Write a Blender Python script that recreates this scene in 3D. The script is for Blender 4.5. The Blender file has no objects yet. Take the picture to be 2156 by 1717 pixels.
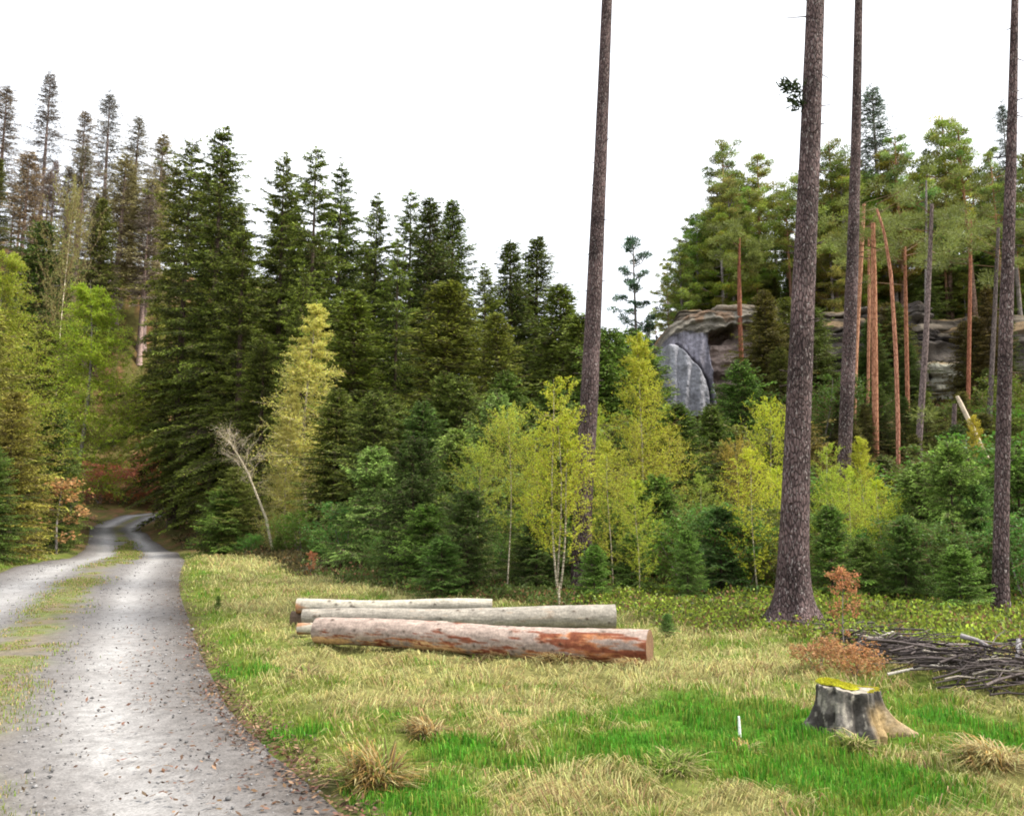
import bpy, math, random
import numpy as np
from mathutils import Vector

# ------------------------------------------------------------------ camera, sky, sun, exposure
sc = bpy.context.scene
COL = sc.collection
W0, H0, FPX = 2156.0, 1717.0, 1800.0
HORIZ = 1100.0
EYE = 1.6
PITCH = math.atan((HORIZ - H0 / 2) / FPX)
cam_d = bpy.data.cameras.new('camera')
cam_d.sensor_width = 36.0
cam_d.lens = 36.0 * FPX / W0
cam_d.clip_start = 0.05
cam_d.clip_end = 2000
cam = bpy.data.objects.new('camera', cam_d)
COL.objects.link(cam)
cam.location = (0, 0, EYE)
cam.rotation_euler = (math.pi / 2 + PITCH, 0, 0)
sc.camera = cam

SUN_EL, SUN_AZ = math.radians(54), math.radians(98)      # azimuth clockwise from +Y: from the right, a little behind
world = bpy.data.worlds.new('World')
sc.world = world
world.use_nodes = True
nt = world.node_tree
nt.nodes.clear()
sky = nt.nodes.new('ShaderNodeTexSky')
sky.sky_type = 'NISHITA'
sky.sun_disc = False
sky.sun_elevation = SUN_EL
sky.sun_rotation = SUN_AZ
sky.dust_density = 4.0
cl = nt.nodes.new('ShaderNodeTexNoise')
cl.inputs['Scale'].default_value = 2.2
cl.inputs['Detail'].default_value = 5
rmp = nt.nodes.new('ShaderNodeMapRange')
rmp.inputs['From Min'].default_value = 0.25
rmp.inputs['From Max'].default_value = 0.6
rmp.inputs['To Min'].default_value = 0.62
rmp.inputs['To Max'].default_value = 0.96
mixc = nt.nodes.new('ShaderNodeMixRGB')
mixc.inputs[2].default_value = (7.6, 7.8, 8.1, 1)          # thin bright cloud veil
bg = nt.nodes.new('ShaderNodeBackground')
bg.inputs['Strength'].default_value = 0.122
wo = nt.nodes.new('ShaderNodeOutputWorld')
nt.links.new(cl.outputs['Fac'], rmp.inputs['Value'])
nt.links.new(rmp.outputs['Result'], mixc.inputs[0])
nt.links.new(sky.outputs[0], mixc.inputs[1])
nt.links.new(mixc.outputs[0], bg.inputs['Color'])
nt.links.new(bg.outputs[0], wo.inputs['Surface'])

sun_d = bpy.data.lights.new('sun', 'SUN')
sun_d.energy = 3.7
sun_d.angle = math.radians(10)
sun_d.color = (1.0, 0.95, 0.85)
sun = bpy.data.objects.new('sun', sun_d)
COL.objects.link(sun)
sdir = Vector((math.sin(SUN_AZ) * math.cos(SUN_EL), math.cos(SUN_AZ) * math.cos(SUN_EL), math.sin(SUN_EL)))
sun.rotation_euler = sdir.to_track_quat('Z', 'Y').to_euler()
sun.location = sdir * 100

sc.view_settings.view_transform = 'Standard'
sc.view_settings.look = 'None'
sc.view_settings.gamma = 1
sc.view_settings.exposure = 1.05
sc.cycles.max_bounces = 5
sc.cycles.diffuse_bounces = 3
sc.cycles.transmission_bounces = 3
sc.cycles.use_denoising = True
sc.cycles.filter_width = 1.9

# ------------------------------------------------------------------ helpers
SP, CP = math.sin(PITCH), math.cos(PITCH)


def ray(px, py):
    u, v = (px - W0 / 2) / FPX, (H0 / 2 - py) / FPX
    return np.array([u, CP - v * SP, SP + v * CP])


def at(px, py, Y):
    """world point seen at photo position px, py at distance Y"""
    d = ray(px, py)
    return d * (Y / d[1]) + np.array([0, 0, EYE])


def _hash(ix, iy, iz, seed):
    h = (ix * 374761393 + iy * 668265263 + iz * 1274126177 + seed * 974634777) & 0xFFFFFFFF
    h = ((h ^ (h >> 13)) * 1103515245) & 0xFFFFFFFF
    h = ((h ^ (h >> 15)) * 2246822519) & 0xFFFFFFFF
    return ((h ^ (h >> 16)) & 0xFFFFFF) / float(0xFFFFFF)


def vnoise(x, y, z=0.0, seed=0):
    x, y, z = np.broadcast_arrays(np.asarray(x, float), np.asarray(y, float), np.asarray(z, float))
    fx, fy, fz = np.floor(x), np.floor(y), np.floor(z)
    ix, iy, iz = fx.astype(np.int64), fy.astype(np.int64), fz.astype(np.int64)
    tx, ty, tz = x - fx, y - fy, z - fz
    tx, ty, tz = [t * t * (3 - 2 * t) for t in (tx, ty, tz)]
    r = 0
    for a in (0, 1):
        for b in (0, 1):
            for c in (0, 1):
                w = (tx if a else 1 - tx) * (ty if b else 1 - ty) * (tz if c else 1 - tz)
                r = r + w * _hash(ix + a, iy + b, iz + c, seed)
    return r * 2 - 1


def fbm(x, y, z=0.0, oct=4, seed=0):
    a, r, s = 1.0, 0, 0
    for k in range(oct):
        r = r + a * vnoise(np.asarray(x) * 2 ** k, np.asarray(y) * 2 ** k, np.asarray(z) * 2 ** k, seed + k * 17)
        s += a
        a *= 0.5
    return r / s


def sm(t):
    t = np.clip(t, 0, 1)
    return t * t * (3 - 2 * t)


def norm(a):
    return a / np.maximum(np.linalg.norm(a, axis=-1, keepdims=True), 1e-9)


class MB:
    def __init__(self):
        self.V, self.F, self.M, self.C, self.n = [], [], [], [], 0

    def add(self, V, F, mat=0, col=(1, 1, 1)):
        V = np.asarray(V, np.float32).reshape(-1, 3)
        F = np.asarray(F, np.int64)
        col = np.broadcast_to(np.asarray(col, np.float32), (len(V), 3))
        self.V.append(V)
        self.F.append(F + self.n)
        self.M.append(np.full(len(F), mat, np.int32))
        self.C.append(col)
        self.n += len(V)

    def build(self, name, mats, smooth=False):
        V = np.concatenate(self.V)
        C = np.concatenate(self.C)
        me = bpy.data.meshes.new(name)
        me.vertices.add(len(V))
        me.vertices.foreach_set('co', V.ravel())
        starts, totals, loops = [], [], []
        off = 0
        for F in self.F:
            k = F.shape[1]
            loops.append(F.ravel())
            starts.append(off + np.arange(len(F)) * k)
            totals.append(np.full(len(F), k))
            off += F.size
        me.loops.add(off)
        me.loops.foreach_set('vertex_index', np.concatenate(loops).astype(np.int32))
        st = np.concatenate(starts).astype(np.int32)
        me.polygons.add(len(st))
        me.polygons.foreach_set('loop_start', st)
        me.polygons.foreach_set('loop_total', np.concatenate(totals).astype(np.int32))
        me.polygons.foreach_set('material_index', np.concatenate(self.M))
        if smooth:
            me.polygons.foreach_set('use_smooth', np.ones(len(st), bool))
        ca = me.color_attributes.new('Col', 'FLOAT_COLOR', 'POINT')
        c4 = np.ones((len(V), 4), np.float32)
        c4[:, :3] = C
        ca.data.foreach_set('color', c4.ravel())
        me.update(calc_edges=True)
        for m in mats:
            me.materials.append(m)
        return me


def link(name, me, parent=None, color=None):
    o = bpy.data.objects.new(name, me)
    COL.objects.link(o)
    if parent:
        o.parent = parent
    if color is not None:
        o.color = (color[0], color[1], color[2], 1)
    return o


def tag(o, label, cat, group=None):
    o['label'] = label
    o['category'] = cat
    if group:
        o['group'] = group
    return o


def tube(P, R, k=8, cap=True, wob=None):
    P = np.asarray(P, float)
    n = len(P)
    R = np.broadcast_to(np.asarray(R, float), (n,))
    T = norm(np.gradient(P, axis=0))
    ref = np.array([0, 0, 1.0]) if abs(T[0, 2]) < 0.8 else np.array([1.0, 0, 0])
    A = norm(np.cross(T, ref))
    B = np.cross(T, A)
    th = np.arange(k) / k * 2 * np.pi
    rr = R[:, None] if wob is None else R[:, None] * wob
    V = P[:, None] + (np.cos(th)[None, :, None] * A[:, None] + np.sin(th)[None, :, None] * B[:, None]) * rr[..., None]
    i = np.arange(n - 1)[:, None] * k
    j = np.arange(k)[None]
    Q = np.stack([i + j, i + (j + 1) % k, i + k + (j + 1) % k, i + k + j], -1).reshape(-1, 4)
    return V.reshape(-1, 3), Q


def add_tube(mb, P, R, k=8, mat=0, col=(1, 1, 1), cap=True, wob=None):
    V, Q = tube(P, R, k, wob=wob)
    mb.add(V, Q, mat, col)
    if cap:
        n = len(V)
        for base, c in ((0, P[0]), (n - k, P[-1])):
            Vc = np.vstack([V[base:base + k], np.asarray(c)[None]])
            j = np.arange(k)
            mb.add(Vc, np.stack([j, (j + 1) % k, np.full(k, k)], -1), mat, col)


def leaves(mb, P, D, L, Wd, rng, mat=0, col=(1, 1, 1), side=None):
    """rhombic leaf faces at P along D"""
    n = len(P)
    D = norm(D)
    S = norm(np.cross(D, rng.normal(size=(n, 3)))) if side is None else norm(side)
    L = np.broadcast_to(L, (n,))[:, None]
    Wd = np.broadcast_to(Wd, (n,))[:, None]
    a, b, c, d = P, P + D * L * .45 + S * Wd * .5, P + D * L, P + D * L * .45 - S * Wd * .5
    V = np.stack([a, b, c, d], 1).reshape(-1, 3)
    Q = np.arange(n * 4).reshape(-1, 4)
    col = np.broadcast_to(np.asarray(col, float), (n, 3))
    mb.add(V, Q, mat, np.repeat(col, 4, axis=0))


def ribbons(mb, A, B, w, rng, mat=0, col=(1, 1, 1)):
    n = len(A)
    D = norm(B - A)
    S = norm(np.cross(D, rng.normal(size=(n, 3))))
    w = np.broadcast_to(w, (n,))[:, None]
    V = np.stack([A - S * w * .5, A + S * w * .5, B + S * w * .2, B - S * w * .2], 1).reshape(-1, 3)
    mb.add(V, np.arange(n * 4).reshape(-1, 4), mat, np.repeat(np.broadcast_to(np.asarray(col, float), (n, 3)), 4, axis=0))


# ------------------------------------------------------------------ terrain
# right edge of the forest road (world x, y) with the road width there
RE = [(5.2, -8, 4.6), (3.2, -4, 4.6), (1.35, .8, 4.6), (-.9, 5, 4.6), (-2.31, 7.5, 4.6), (-3.6, 10.4, 4.6), (-5.2, 14.2, 4.7), (-8.7, 22.8, 5.0),
      (-13.6, 36, 5.2), (-19.6, 50, 4.9), (-24.0, 58, 4.0), (-28.3, 66, 3.6), (-31.6, 74, 4.0), (-33.8, 82, 4.0), (-34.5, 90, 4.2),
      (-30, 100, 4.4), (-20, 112, 4.4)]


def catmull(P, step=12):
    P = np.asarray(P, float)
    P = np.vstack([2 * P[0] - P[1], P, 2 * P[-1] - P[-2]])
    out = []
    for i in range(1, len(P) - 2):
        for t in np.arange(step) / step:
            p0, p1, p2, p3 = P[i - 1:i + 3]
            out.append(.5 * (2 * p1 + (p2 - p0) * t + (2 * p0 - 5 * p1 + 4 * p2 - p3) * t * t + (3 * p1 - p0 - 3 * p2 + p3) * t ** 3))
    out.append(P[-2])
    return np.array(out)


RC = catmull(RE)
_t = norm(np.gradient(RC[:, :2], axis=0))
_n = np.stack([-_t[:, 1], _t[:, 0]], -1)                     # to the left of the heading
CEN = RC[:, :2] + _n * RC[:, 2:3] / 2
HALF = RC[:, 2] / 2


def road_dist(x, y):
    """(distance beyond the road edge, signed side: + right of the centre line)"""
    x, y = np.asarray(x, float), np.asarray(y, float)
    sh = x.shape
    p = np.stack([x.ravel(), y.ravel()], -1)
    best = np.full(len(p), 1e9)
    side = np.zeros(len(p))
    for i in range(len(CEN) - 1):
        a, b = CEN[i], CEN[i + 1]
        ab = b - a
        t = np.clip(((p - a) @ ab) / (ab @ ab), 0, 1)
        q = a + t[:, None] * ab
        dd = np.linalg.norm(p - q, axis=1) - (HALF[i] * (1 - t) + HALF[i + 1] * t)
        m = dd < best
        best[m] = dd[m]
        cr = ab[0] * (p[:, 1] - q[:, 1]) - ab[1] * (p[:, 0] - q[:, 0])
        side[m] = -np.sign(cr)[m]
    return best.reshape(sh), side.reshape(sh)


def hbase(x, y):
    x, y = np.asarray(x, float), np.asarray(y, float)
    h = 0.07 * np.clip(y - 52, 0, 110)
    s = (x + 39) * -.64 + (y - 94) * .77
    h = h + 37 * sm(s / 46) * sm((-6 - x) / 34)
    xl = 6 + np.clip(60 - y, 0, 40) * .08
    m = sm((x - xl) / 9)
    h = h + m * (9.5 * sm((y - 22) / 38) + 6.2 * sm((y - 61.5) / 3.5))
    far = np.clip((np.hypot(x, y) - 14) / 30, 0, 1)
    h = h + far * .5 * fbm(x * .09, y * .09, 0, 3, 5)
    return h


def hgt(x, y, rd=None):
    x, y = np.asarray(x, float), np.asarray(y, float)
    if rd is None:
        rd = road_dist(x, y)[0]
    w = sm((rd + .05) / .8)
    lump = .09 * fbm(x * .55, y * .55, 0, 3, 9) + .10 * fbm(x * 2.3, y * 2.3, 0, 3, 21)
    return hbase(x, y) + w * (lump + .05) - .07 * (1 - sm((rd + .15) / .2)) 


def gz(x, y):
    return float(hgt(np.array([x]), np.array([y]))[0])


def ground_px(px, py):
    d = ray(px, py)
    t = 2.0
    for _ in range(4000):
        p = d * t
        if EYE + p[2] < float(hbase(p[0], p[1])):
            break
        t *= 1.004
    return d[0] * t, d[1] * t


# ------------------------------------------------------------------ materials
def newmat(name):
    m = bpy.data.materials.new(name)
    m.use_nodes = True
    n = m.node_tree
    n.nodes.clear()
    return m, n, n.nodes.new, n.links.new


def out(n, N, L, sh, disp=None):
    o = N('ShaderNodeOutputMaterial')
    L(sh, o.inputs['Surface'])


def foliage_mat(name, trans=.35, rough=.55, spec=.25):
    m, n, N, L = newmat(name)
    a = N('ShaderNodeAttribute'); a.attribute_name = 'Col'
    oi = N('ShaderNodeObjectInfo')
    mx = N('ShaderNodeMixRGB'); mx.blend_type = 'MULTIPLY'; mx.inputs[0].default_value = 1
    L(a.outputs['Color'], mx.inputs[1]); L(oi.outputs['Color'], mx.inputs[2])
    p = N('ShaderNodeBsdfPrincipled')
    p.inputs['Roughness'].default_value = rough
    p.inputs['Specular IOR Level'].default_value = spec
    L(mx.outputs[0], p.inputs['Base Color'])
    t = N('ShaderNodeBsdfTranslucent')
    L(mx.outputs[0], t.inputs['Color'])
    ms = N('ShaderNodeMixShader'); ms.inputs[0].default_value = trans
    L(p.outputs[0], ms.inputs[1]); L(t.outputs[0], ms.inputs[2])
    out(n, N, L, ms.outputs[0])
    return m


def bark_mat(name, dark, light, sxy=14, sz=3.0, bump=.5, fleck=None, fl_amt=.62, tint_top=None, z0=0, z1=1):
    m, n, N, L = newmat(name)
    tc = N('ShaderNodeTexCoord')
    mp = N('ShaderNodeMapping'); mp.inputs['Scale'].default_value = (sxy, sxy, sz)
    L(tc.outputs['Object'], mp.inputs[0])
    nz = N('ShaderNodeTexNoise'); nz.inputs['Scale'].default_value = 1; nz.inputs['Detail'].default_value = 6; nz.inputs['Roughness'].default_value = .65
    L(mp.outputs[0], nz.inputs['Vector'])
    vo = N('ShaderNodeTexVoronoi'); vo.inputs['Scale'].default_value = 1.6; vo.feature = 'DISTANCE_TO_EDGE'
    L(mp.outputs[0], vo.inputs['Vector'])
    vr = N('ShaderNodeMapRange'); vr.inputs['From Max'].default_value = .16
    L(vo.outputs['Distance'], vr.inputs['Value'])
    mul = N('ShaderNodeMath'); mul.operation = 'MULTIPLY'
    L(vr.outputs['Result'], mul.inputs[0]); L(nz.outputs['Fac'], mul.inputs[1])
    cr = N('ShaderNodeValToRGB')
    cr.color_ramp.elements[0].position = .12; cr.color_ramp.elements[0].color = (*dark, 1)
    cr.color_ramp.elements[1].position = .62; cr.color_ramp.elements[1].color = (*light, 1)
    L(mul.outputs[0], cr.inputs[0])
    col = cr.outputs[0]
    if tint_top:
        sx = N('ShaderNodeSeparateXYZ'); L(tc.outputs['Object'], sx.inputs[0])
        mr = N('ShaderNodeMapRange'); mr.inputs['From Min'].default_value = z0; mr.inputs['From Max'].default_value = z1
        L(sx.outputs['Z'], mr.inputs['Value'])
        mm = N('ShaderNodeMixRGB'); mm.blend_type = 'MIX'
        mc = N('ShaderNodeMixRGB'); mc.blend_type = 'MULTIPLY'; mc.inputs[0].default_value = .6; mc.inputs[1].default_value = (*tint_top, 1)
        L(nz.outputs['Fac'], mc.inputs[2])
        L(mr.outputs[0], mm.inputs[0]); L(col, mm.inputs[1]); L(mc.outputs[0], mm.inputs[2])
        col = mm.outputs[0]
    if fleck:
        mp2 = N('ShaderNodeMapping'); mp2.inputs['Scale'].default_value = (26, 26, 13)
        L(tc.outputs['Object'], mp2.inputs[0])
        nf = N('ShaderNodeTexNoise'); nf.inputs['Scale'].default_value = 1; nf.inputs['Detail'].default_value = 5; nf.inputs['Roughness'].default_value = .7
        L(mp2.outputs[0], nf.inputs['Vector'])
        nb = N('ShaderNodeTexNoise'); nb.inputs['Scale'].default_value = 1.7; nb.inputs['Detail'].default_value = 4
        L(tc.outputs['Object'], nb.inputs['Vector'])
        br = N('ShaderNodeMapRange'); br.inputs['From Min'].default_value = .3; br.inputs['From Max'].default_value = .7; br.inputs['To Min'].default_value = .55; br.inputs['To Max'].default_value = 1.7
        L(nb.outputs['Fac'], br.inputs['Value'])
        vs = N('ShaderNodeVectorMath'); vs.operation = 'SCALE'
        L(col, vs.inputs[0]); L(br.outputs[0], vs.inputs['Scale'])
        col = vs.outputs[0]
        fr = N('ShaderNodeMapRange'); fr.inputs['From Min'].default_value = fl_amt; fr.inputs['From Max'].default_value = fl_amt + .06
        L(nf.outputs['Fac'], fr.inputs['Value'])
        mf = N('ShaderNodeMixRGB'); mf.inputs[2].default_value = (*fleck, 1)
        L(fr.outputs[0], mf.inputs[0]); L(col, mf.inputs[1])
        col = mf.outputs[0]
    at_ = N('ShaderNodeAttribute'); at_.attribute_name = 'Col'
    ml = N('ShaderNodeMixRGB'); ml.blend_type = 'MULTIPLY'; ml.inputs[0].default_value = 1
    L(col, ml.inputs[1]); L(at_.outputs['Color'], ml.inputs[2])
    oi = N('ShaderNodeObjectInfo')
    ml2 = N('ShaderNodeMixRGB'); ml2.blend_type = 'MULTIPLY'; ml2.inputs[0].default_value = 1
    L(ml.outputs[0], ml2.inputs[1]); L(oi.outputs['Color'], ml2.inputs[2])
    p = N('ShaderNodeBsdfPrincipled'); p.inputs['Roughness'].default_value = .9; p.inputs['Specular IOR Level'].default_value = .15
    L(ml2.outputs[0], p.inputs['Base Color'])
    b = N('ShaderNodeBump'); b.inputs['Strength'].default_value = bump; b.inputs['Distance'].default_value = .03
    L(mul.outputs[0], b.inputs['Height']); L(b.outputs[0], p.inputs['Normal'])
    out(n, N, L, p.outputs[0])
    return m


def attr_mat(name, rough=.9, noise_scale=40, amt=.5, bump=.3, bdist=.01, spec=.1, second=6):
    """object pigment from the Col attribute, broken up by noise"""
    m, n, N, L = newmat(name)
    tc = N('ShaderNodeTexCoord')
    at_ = N('ShaderNodeAttribute'); at_.attribute_name = 'Col'
    nz = N('ShaderNodeTexNoise'); nz.inputs['Scale'].default_value = noise_scale; nz.inputs['Detail'].default_value = 8; nz.inputs['Roughness'].default_value = .7
    L(tc.outputs['Object'], nz.inputs['Vector'])
    n2 = N('ShaderNodeTexNoise'); n2.inputs['Scale'].default_value = second; n2.inputs['Detail'].default_value = 5
    L(tc.outputs['Object'], n2.inputs['Vector'])
    mr = N('ShaderNodeMapRange'); mr.inputs['From Min'].default_value = .3; mr.inputs['From Max'].default_value = .7
    mr.inputs['To Min'].default_value = 1 - amt; mr.inputs['To Max'].default_value = 1 + amt
    L(nz.outputs['Fac'], mr.inputs['Value'])
    m2 = N('ShaderNodeMapRange'); m2.inputs['From Min'].default_value = .3; m2.inputs['From Max'].default_value = .7
    m2.inputs['To Min'].default_value = 1 - amt * .5; m2.inputs['To Max'].default_value = 1 + amt * .5
    L(n2.outputs['Fac'], m2.inputs['Value'])
    mu = N('ShaderNodeMath'); mu.operation = 'MULTIPLY'; L(mr.outputs[0], mu.inputs[0]); L(m2.outputs[0], mu.inputs[1])
    vm = N('ShaderNodeVectorMath'); vm.operation = 'SCALE'
    L(at_.outputs['Color'], vm.inputs[0]); L(mu.outputs[0], vm.inputs['Scale'])
    p = N('ShaderNodeBsdfPrincipled'); p.inputs['Roughness'].default_value = rough; p.inputs['Specular IOR Level'].default_value = spec
    L(vm.outputs[0], p.inputs['Base Color'])
    b = N('ShaderNodeBump'); b.inputs['Strength'].default_value = bump; b.inputs['Distance'].default_value = bdist
    L(nz.outputs['Fac'], b.inputs['Height']); L(b.outputs[0], p.inputs['Normal'])
    out(n, N, L, p.outputs[0])
    return m


M_needle = foliage_mat('spruce_needles', .22, .6, .2)
M_pine = foliage_mat('pine_needles', .42, .55, .2)
M_leaf = foliage_mat('young_leaves', .45, .5, .2)
M_grass = foliage_mat('grass_blades', .35, .6, .15)
M_dead = foliage_mat('dead_leaves', .25, .7, .1)
M_twig = attr_mat('twig_bark', .9, 30, .3, .2)
M_bark_spruce = bark_mat('spruce_bark', (.034, .023, .023), (.135, .092, .09), 17, 5.0, 1.0, (.30, .26, .25), .57)
M_bark_bg = bark_mat('far_spruce_bark', (.035, .026, .02), (.14, .10, .075), 9, 2, .5)
M_bark_pine = bark_mat('pine_bark', (.10, .06, .045), (.34, .22, .17), 9, 2.5, .5, None, .6, (.48, .25, .14), 4, 9)
M_bark_grey = bark_mat('grey_bark', (.10, .085, .08), (.33, .29, .27), 10, 3, .4)
M_bark_birch = bark_mat('birch_bark', (.16, .13, .09), (.62, .55, .40), 6, 14, .2)
M_road = attr_mat('gravel_road', .95, 55, .42, .6, .012, .1, 9)
M_ground = attr_mat('forest_ground', .95, 14, .5, .7, .03, .05, 2.2)
M_rock = attr_mat('sandstone', .95, 3.2, .4, .8, .12, .05, .7)
M_logm = attr_mat('log_bark', .85, 34, .35, .5, .008, .1, 9)
M_stump = attr_mat('stump_wood', .9, 28, .45, .7, .012, .1, 8)
M_moss = attr_mat('moss', .95, 60, .35, .8, .01, .05, 12)
M_stone = attr_mat('road_stones', .9, 20, .3, .3)

# ------------------------------------------------------------------ ground colour zones
def edge_y(x):
    """distance at which the meadow ends and the forest begins"""
    xs = np.array([-22, -14, -9.7, -6, -3, 0, 2.2, 4.5, 8, 12])
    ys = np.array([48, 40, 33, 24, 19.5, 16.5, 13.0, 10.6, 8.8, 8.0])
    return np.interp(x, xs, ys)


GREEN = [(1650, 1560, .75), (1420, 1530, .8), (1730, 1640, .7), (1350, 1600, .65), (1560, 1600, .8), (2100, 1580, .6), (1980, 1530, .5),
         (1830, 1660, .5), (1150, 1640, .45), (1240, 1550, .5), (1000, 1600, .45), (880, 1690, .4), (480, 1420, .5), (1850, 1560, .4), (560, 1560, .3)]
STRAW = [(1000, 1400, 1.1), (1250, 1420, 1.1), (1450, 1430, .9), (1130, 1500, .8), (700, 1240, 2.0), (560, 1280, 1.3), (620, 1400, .8), (1200, 1680, .5),
         (1010, 1690, .45), (2100, 1660, .55), (1950, 1690, .4), (1560, 1700, .35), (800, 1500, .6), (540, 1190, 3.0), (880, 1300, 1.0), (1580, 1440, .6)]
GREEN = [(*ground_px(a, b), r) for a, b, r in GREEN]
STRAW = [(*ground_px(a, b), r) for a, b, r in STRAW]


def zones(x, y, rd=None):
    x, y = np.asarray(x, float), np.asarray(y, float)
    if rd is None:
        rd, side = road_dist(x, y)
    g = np.zeros_like(x)
    s = np.zeros_like(x)
    nx, ny = x + .35 * fbm(x * 1.3, y * 1.3, 0, 3, 61), y + .35 * fbm(x * 1.3, y * 1.3, 4.4, 3, 62)
    for a, b, r in GREEN:
        g = np.maximum(g, np.exp(-(((nx - a) / r) ** 2 + ((ny - b) / r) ** 2)))
    for a, b, r in STRAW:
        s = np.maximum(s, np.exp(-(((nx - a) / r) ** 2 + ((ny - b) / r) ** 2)))
    n1 = fbm(x * .9, y * .9, 0, 4, 31)
    n2 = fbm(x * 2.7, y * 2.7, 0, 3, 33)
    strip = np.exp(-((rd - .25) / .45) ** 2)
    green = np.clip(.56 + .9 * g - .72 * s + .6 * strip + .75 * n1 + .6 * n2, 0, 1)
    bright = np.clip(1.15 * g + .8 * n2 + .4 * n1 - .18, 0, 1)
    ey = edge_y(x)
    forest = sm((y - ey + .8 * n1) / np.maximum(1.2, ey * .07))
    left = (x < np.interp(y, RC[:, 1], RC[:, 0]) - 5) & (rd > 3.5 + n1)
    forest = np.where(left, 1, forest)
    return green, bright, forest, n1, n2


# ------------------------------------------------------------------ ground sheet
def build_ground():
    r = [0.0]
    q = .35
    while q < 420:
        r.append(q)
        q *= 1.021
    r = np.array(r[1:])
    a1 = np.radians(np.arange(-40, 40.01, .3))
    a2 = np.radians(np.arange(44, 318, 4.0))
    th = np.concatenate([a1, a2])
    X = np.sin(th)[None] * r[:, None]
    Y = np.cos(th)[None] * r[:, None]
    rd, side = road_dist(X, Y)
    Z = hgt(X, Y, rd)
    green, bright, forest, n1, n2 = zones(X, Y, rd)
    straw = np.array([.15, .14, .05]); grn = np.array([.085, .11, .02]); brt = np.array([.04, .12, .010])
    soil = np.array([.085, .065, .035]); fl = np.array([.075, .07, .022]); litter = np.array([.14, .075, .04])
    C = straw * (1 - green[..., None]) + grn * green[..., None]
    C = C * (1 - bright[..., None]) + brt * bright[..., None]
    lt = sm((n2 + .1) / .5)[..., None]
    F = fl * (1 - lt) + litter * lt
    f = forest[..., None]
    C = C * (1 - f) + F * f
    e = sm(1 - np.abs(rd - .05) / .3)[..., None] * sm((n2 + .5) * 1.4)[..., None]
    C = C * (1 - .7 * e) + soil * .7 * e
    mb = MB()
    nr, na = X.shape
    V = np.stack([X, Y, Z], -1).reshape(-1, 3)
    i = np.arange(nr - 1)[:, None] * na
    j = np.arange(na)[None]
    Q = np.stack([i + j, i + na + j, i + na + (j + 1) % na, i + (j + 1) % na], -1).reshape(-1, 4)
    mb.add(V, Q, 0, C.reshape(-1, 3))
    k = len(V)
    c0 = np.vstack([V[:na], [[0, 0, gz(0, 0)]]])
    jj = np.arange(na)
    mb.add(c0, np.stack([jj, (jj + 1) % na, np.full(na, na)], -1), 0, C.reshape(-1, 3)[0])
    o = link('ground', mb.build('ground', [M_ground], True))
    o['kind'] = 'structure'


def build_road():
    seg = catmull(RE, 60)
    # resample: dense near the camera
    t = norm(np.gradient(seg[:, :2], axis=0))
    nrm = np.stack([-t[:, 1], t[:, 0]], -1)
    m = 64
    u = np.linspace(-.03, 1.03, m)
    uu = u[None] + .018 * fbm(seg[:, 0:1] * 1.1 + 0 * u[None], seg[:, 1:2] * 1.1 + 0 * u[None], 0, 3, 71) * np.where(np.abs(u[None] - .5) > .4, 1, .3)
    X = seg[:, 0:1] + nrm[:, 0:1] * seg[:, 2:3] * uu
    Y = seg[:, 1:2] + nrm[:, 1:2] * seg[:, 2:3] * uu
    w = seg[:, 2:3]
    d = uu * w                                          # metres from the right edge
    k = w / 4.6
    rut1 = np.exp(-((d / k - 1.0) / .36) ** 2)
    rut2 = np.exp(-((d / k - 3.3) / .5) ** 2)
    strip = np.exp(-((d / k - 2.15) / .40) ** 2)
    n1 = fbm(X * 1.6, Y * 1.6, 0, 4, 41)
    n2 = fbm(X * 7, Y * 7, 0, 3, 43)
    n3 = fbm(X * .5, Y * .5, 0, 3, 45)
    Z = hbase(X, Y) + .008 + .03 * strip - .02 * (rut1 + rut2) + .012 * n1 + .006 * n2
    Z = Z - .16 * sm((np.abs(uu - .5) - .485) / .04)
    g0, dust, dk = np.array([.135, .125, .12]), np.array([.28, .271, .265]), np.array([.062, .05, .042])
    gr, mo = np.array([.12, .145, .03]), np.array([.15, .115, .055])
    rut = np.clip(rut1 + rut2, 0, 1)
    a = np.clip(rut * (.85 + .4 * n1) , 0, 1)[..., None]
    C = g0 * (1 - a) + dust * a
    b = np.clip(strip * (1.15 + 1.3 * n3 + .9 * n1) - .10, 0, 1)
    c = sm((n2 + n1 + .15) * 2)
    C = C * (1 - .8 * b[..., None]) + .8 * b[..., None] * (gr * c[..., None] + mo * (1 - c[..., None]))
    e = sm(1 - np.minimum(d, w - d) / .55) * sm((n1 + .6) * 1.6)
    C = C * (1 - .75 * e[..., None]) + dk * .75 * e[..., None]
    spk = sm((n2 - .28) * 5)[..., None] * .35 * (1 - rut[..., None] * .7)
    C = C * (1 - spk) + dk * spk
    mb = MB()
    ns = len(seg)
    i = np.arange(ns - 1)[:, None] * m
    j = np.arange(m - 1)[None]
    Q = np.stack([i + j, i + m + j, i + m + j + 1, i + j + 1], -1).reshape(-1, 4)[:, ::-1]
    mb.add(np.stack([X, Y, Z], -1).reshape(-1, 3), Q, 0, C.reshape(-1, 3))
    o = link('gravel_road', mb.build('gravel_road', [M_road], True))
    o['kind'] = 'structure'
    return


# ------------------------------------------------------------------ tree builders (meshes are shared by copies)
def colvar(rng, n, base, var=.25, hue=.12):
    b = np.asarray(base, float)
    v = 1 + var * rng.normal(size=(n, 1)) * .6
    h = 1 + hue * rng.normal(size=(n, 3)) * .5
    return np.clip(b * v * h, .003, 1)


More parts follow.
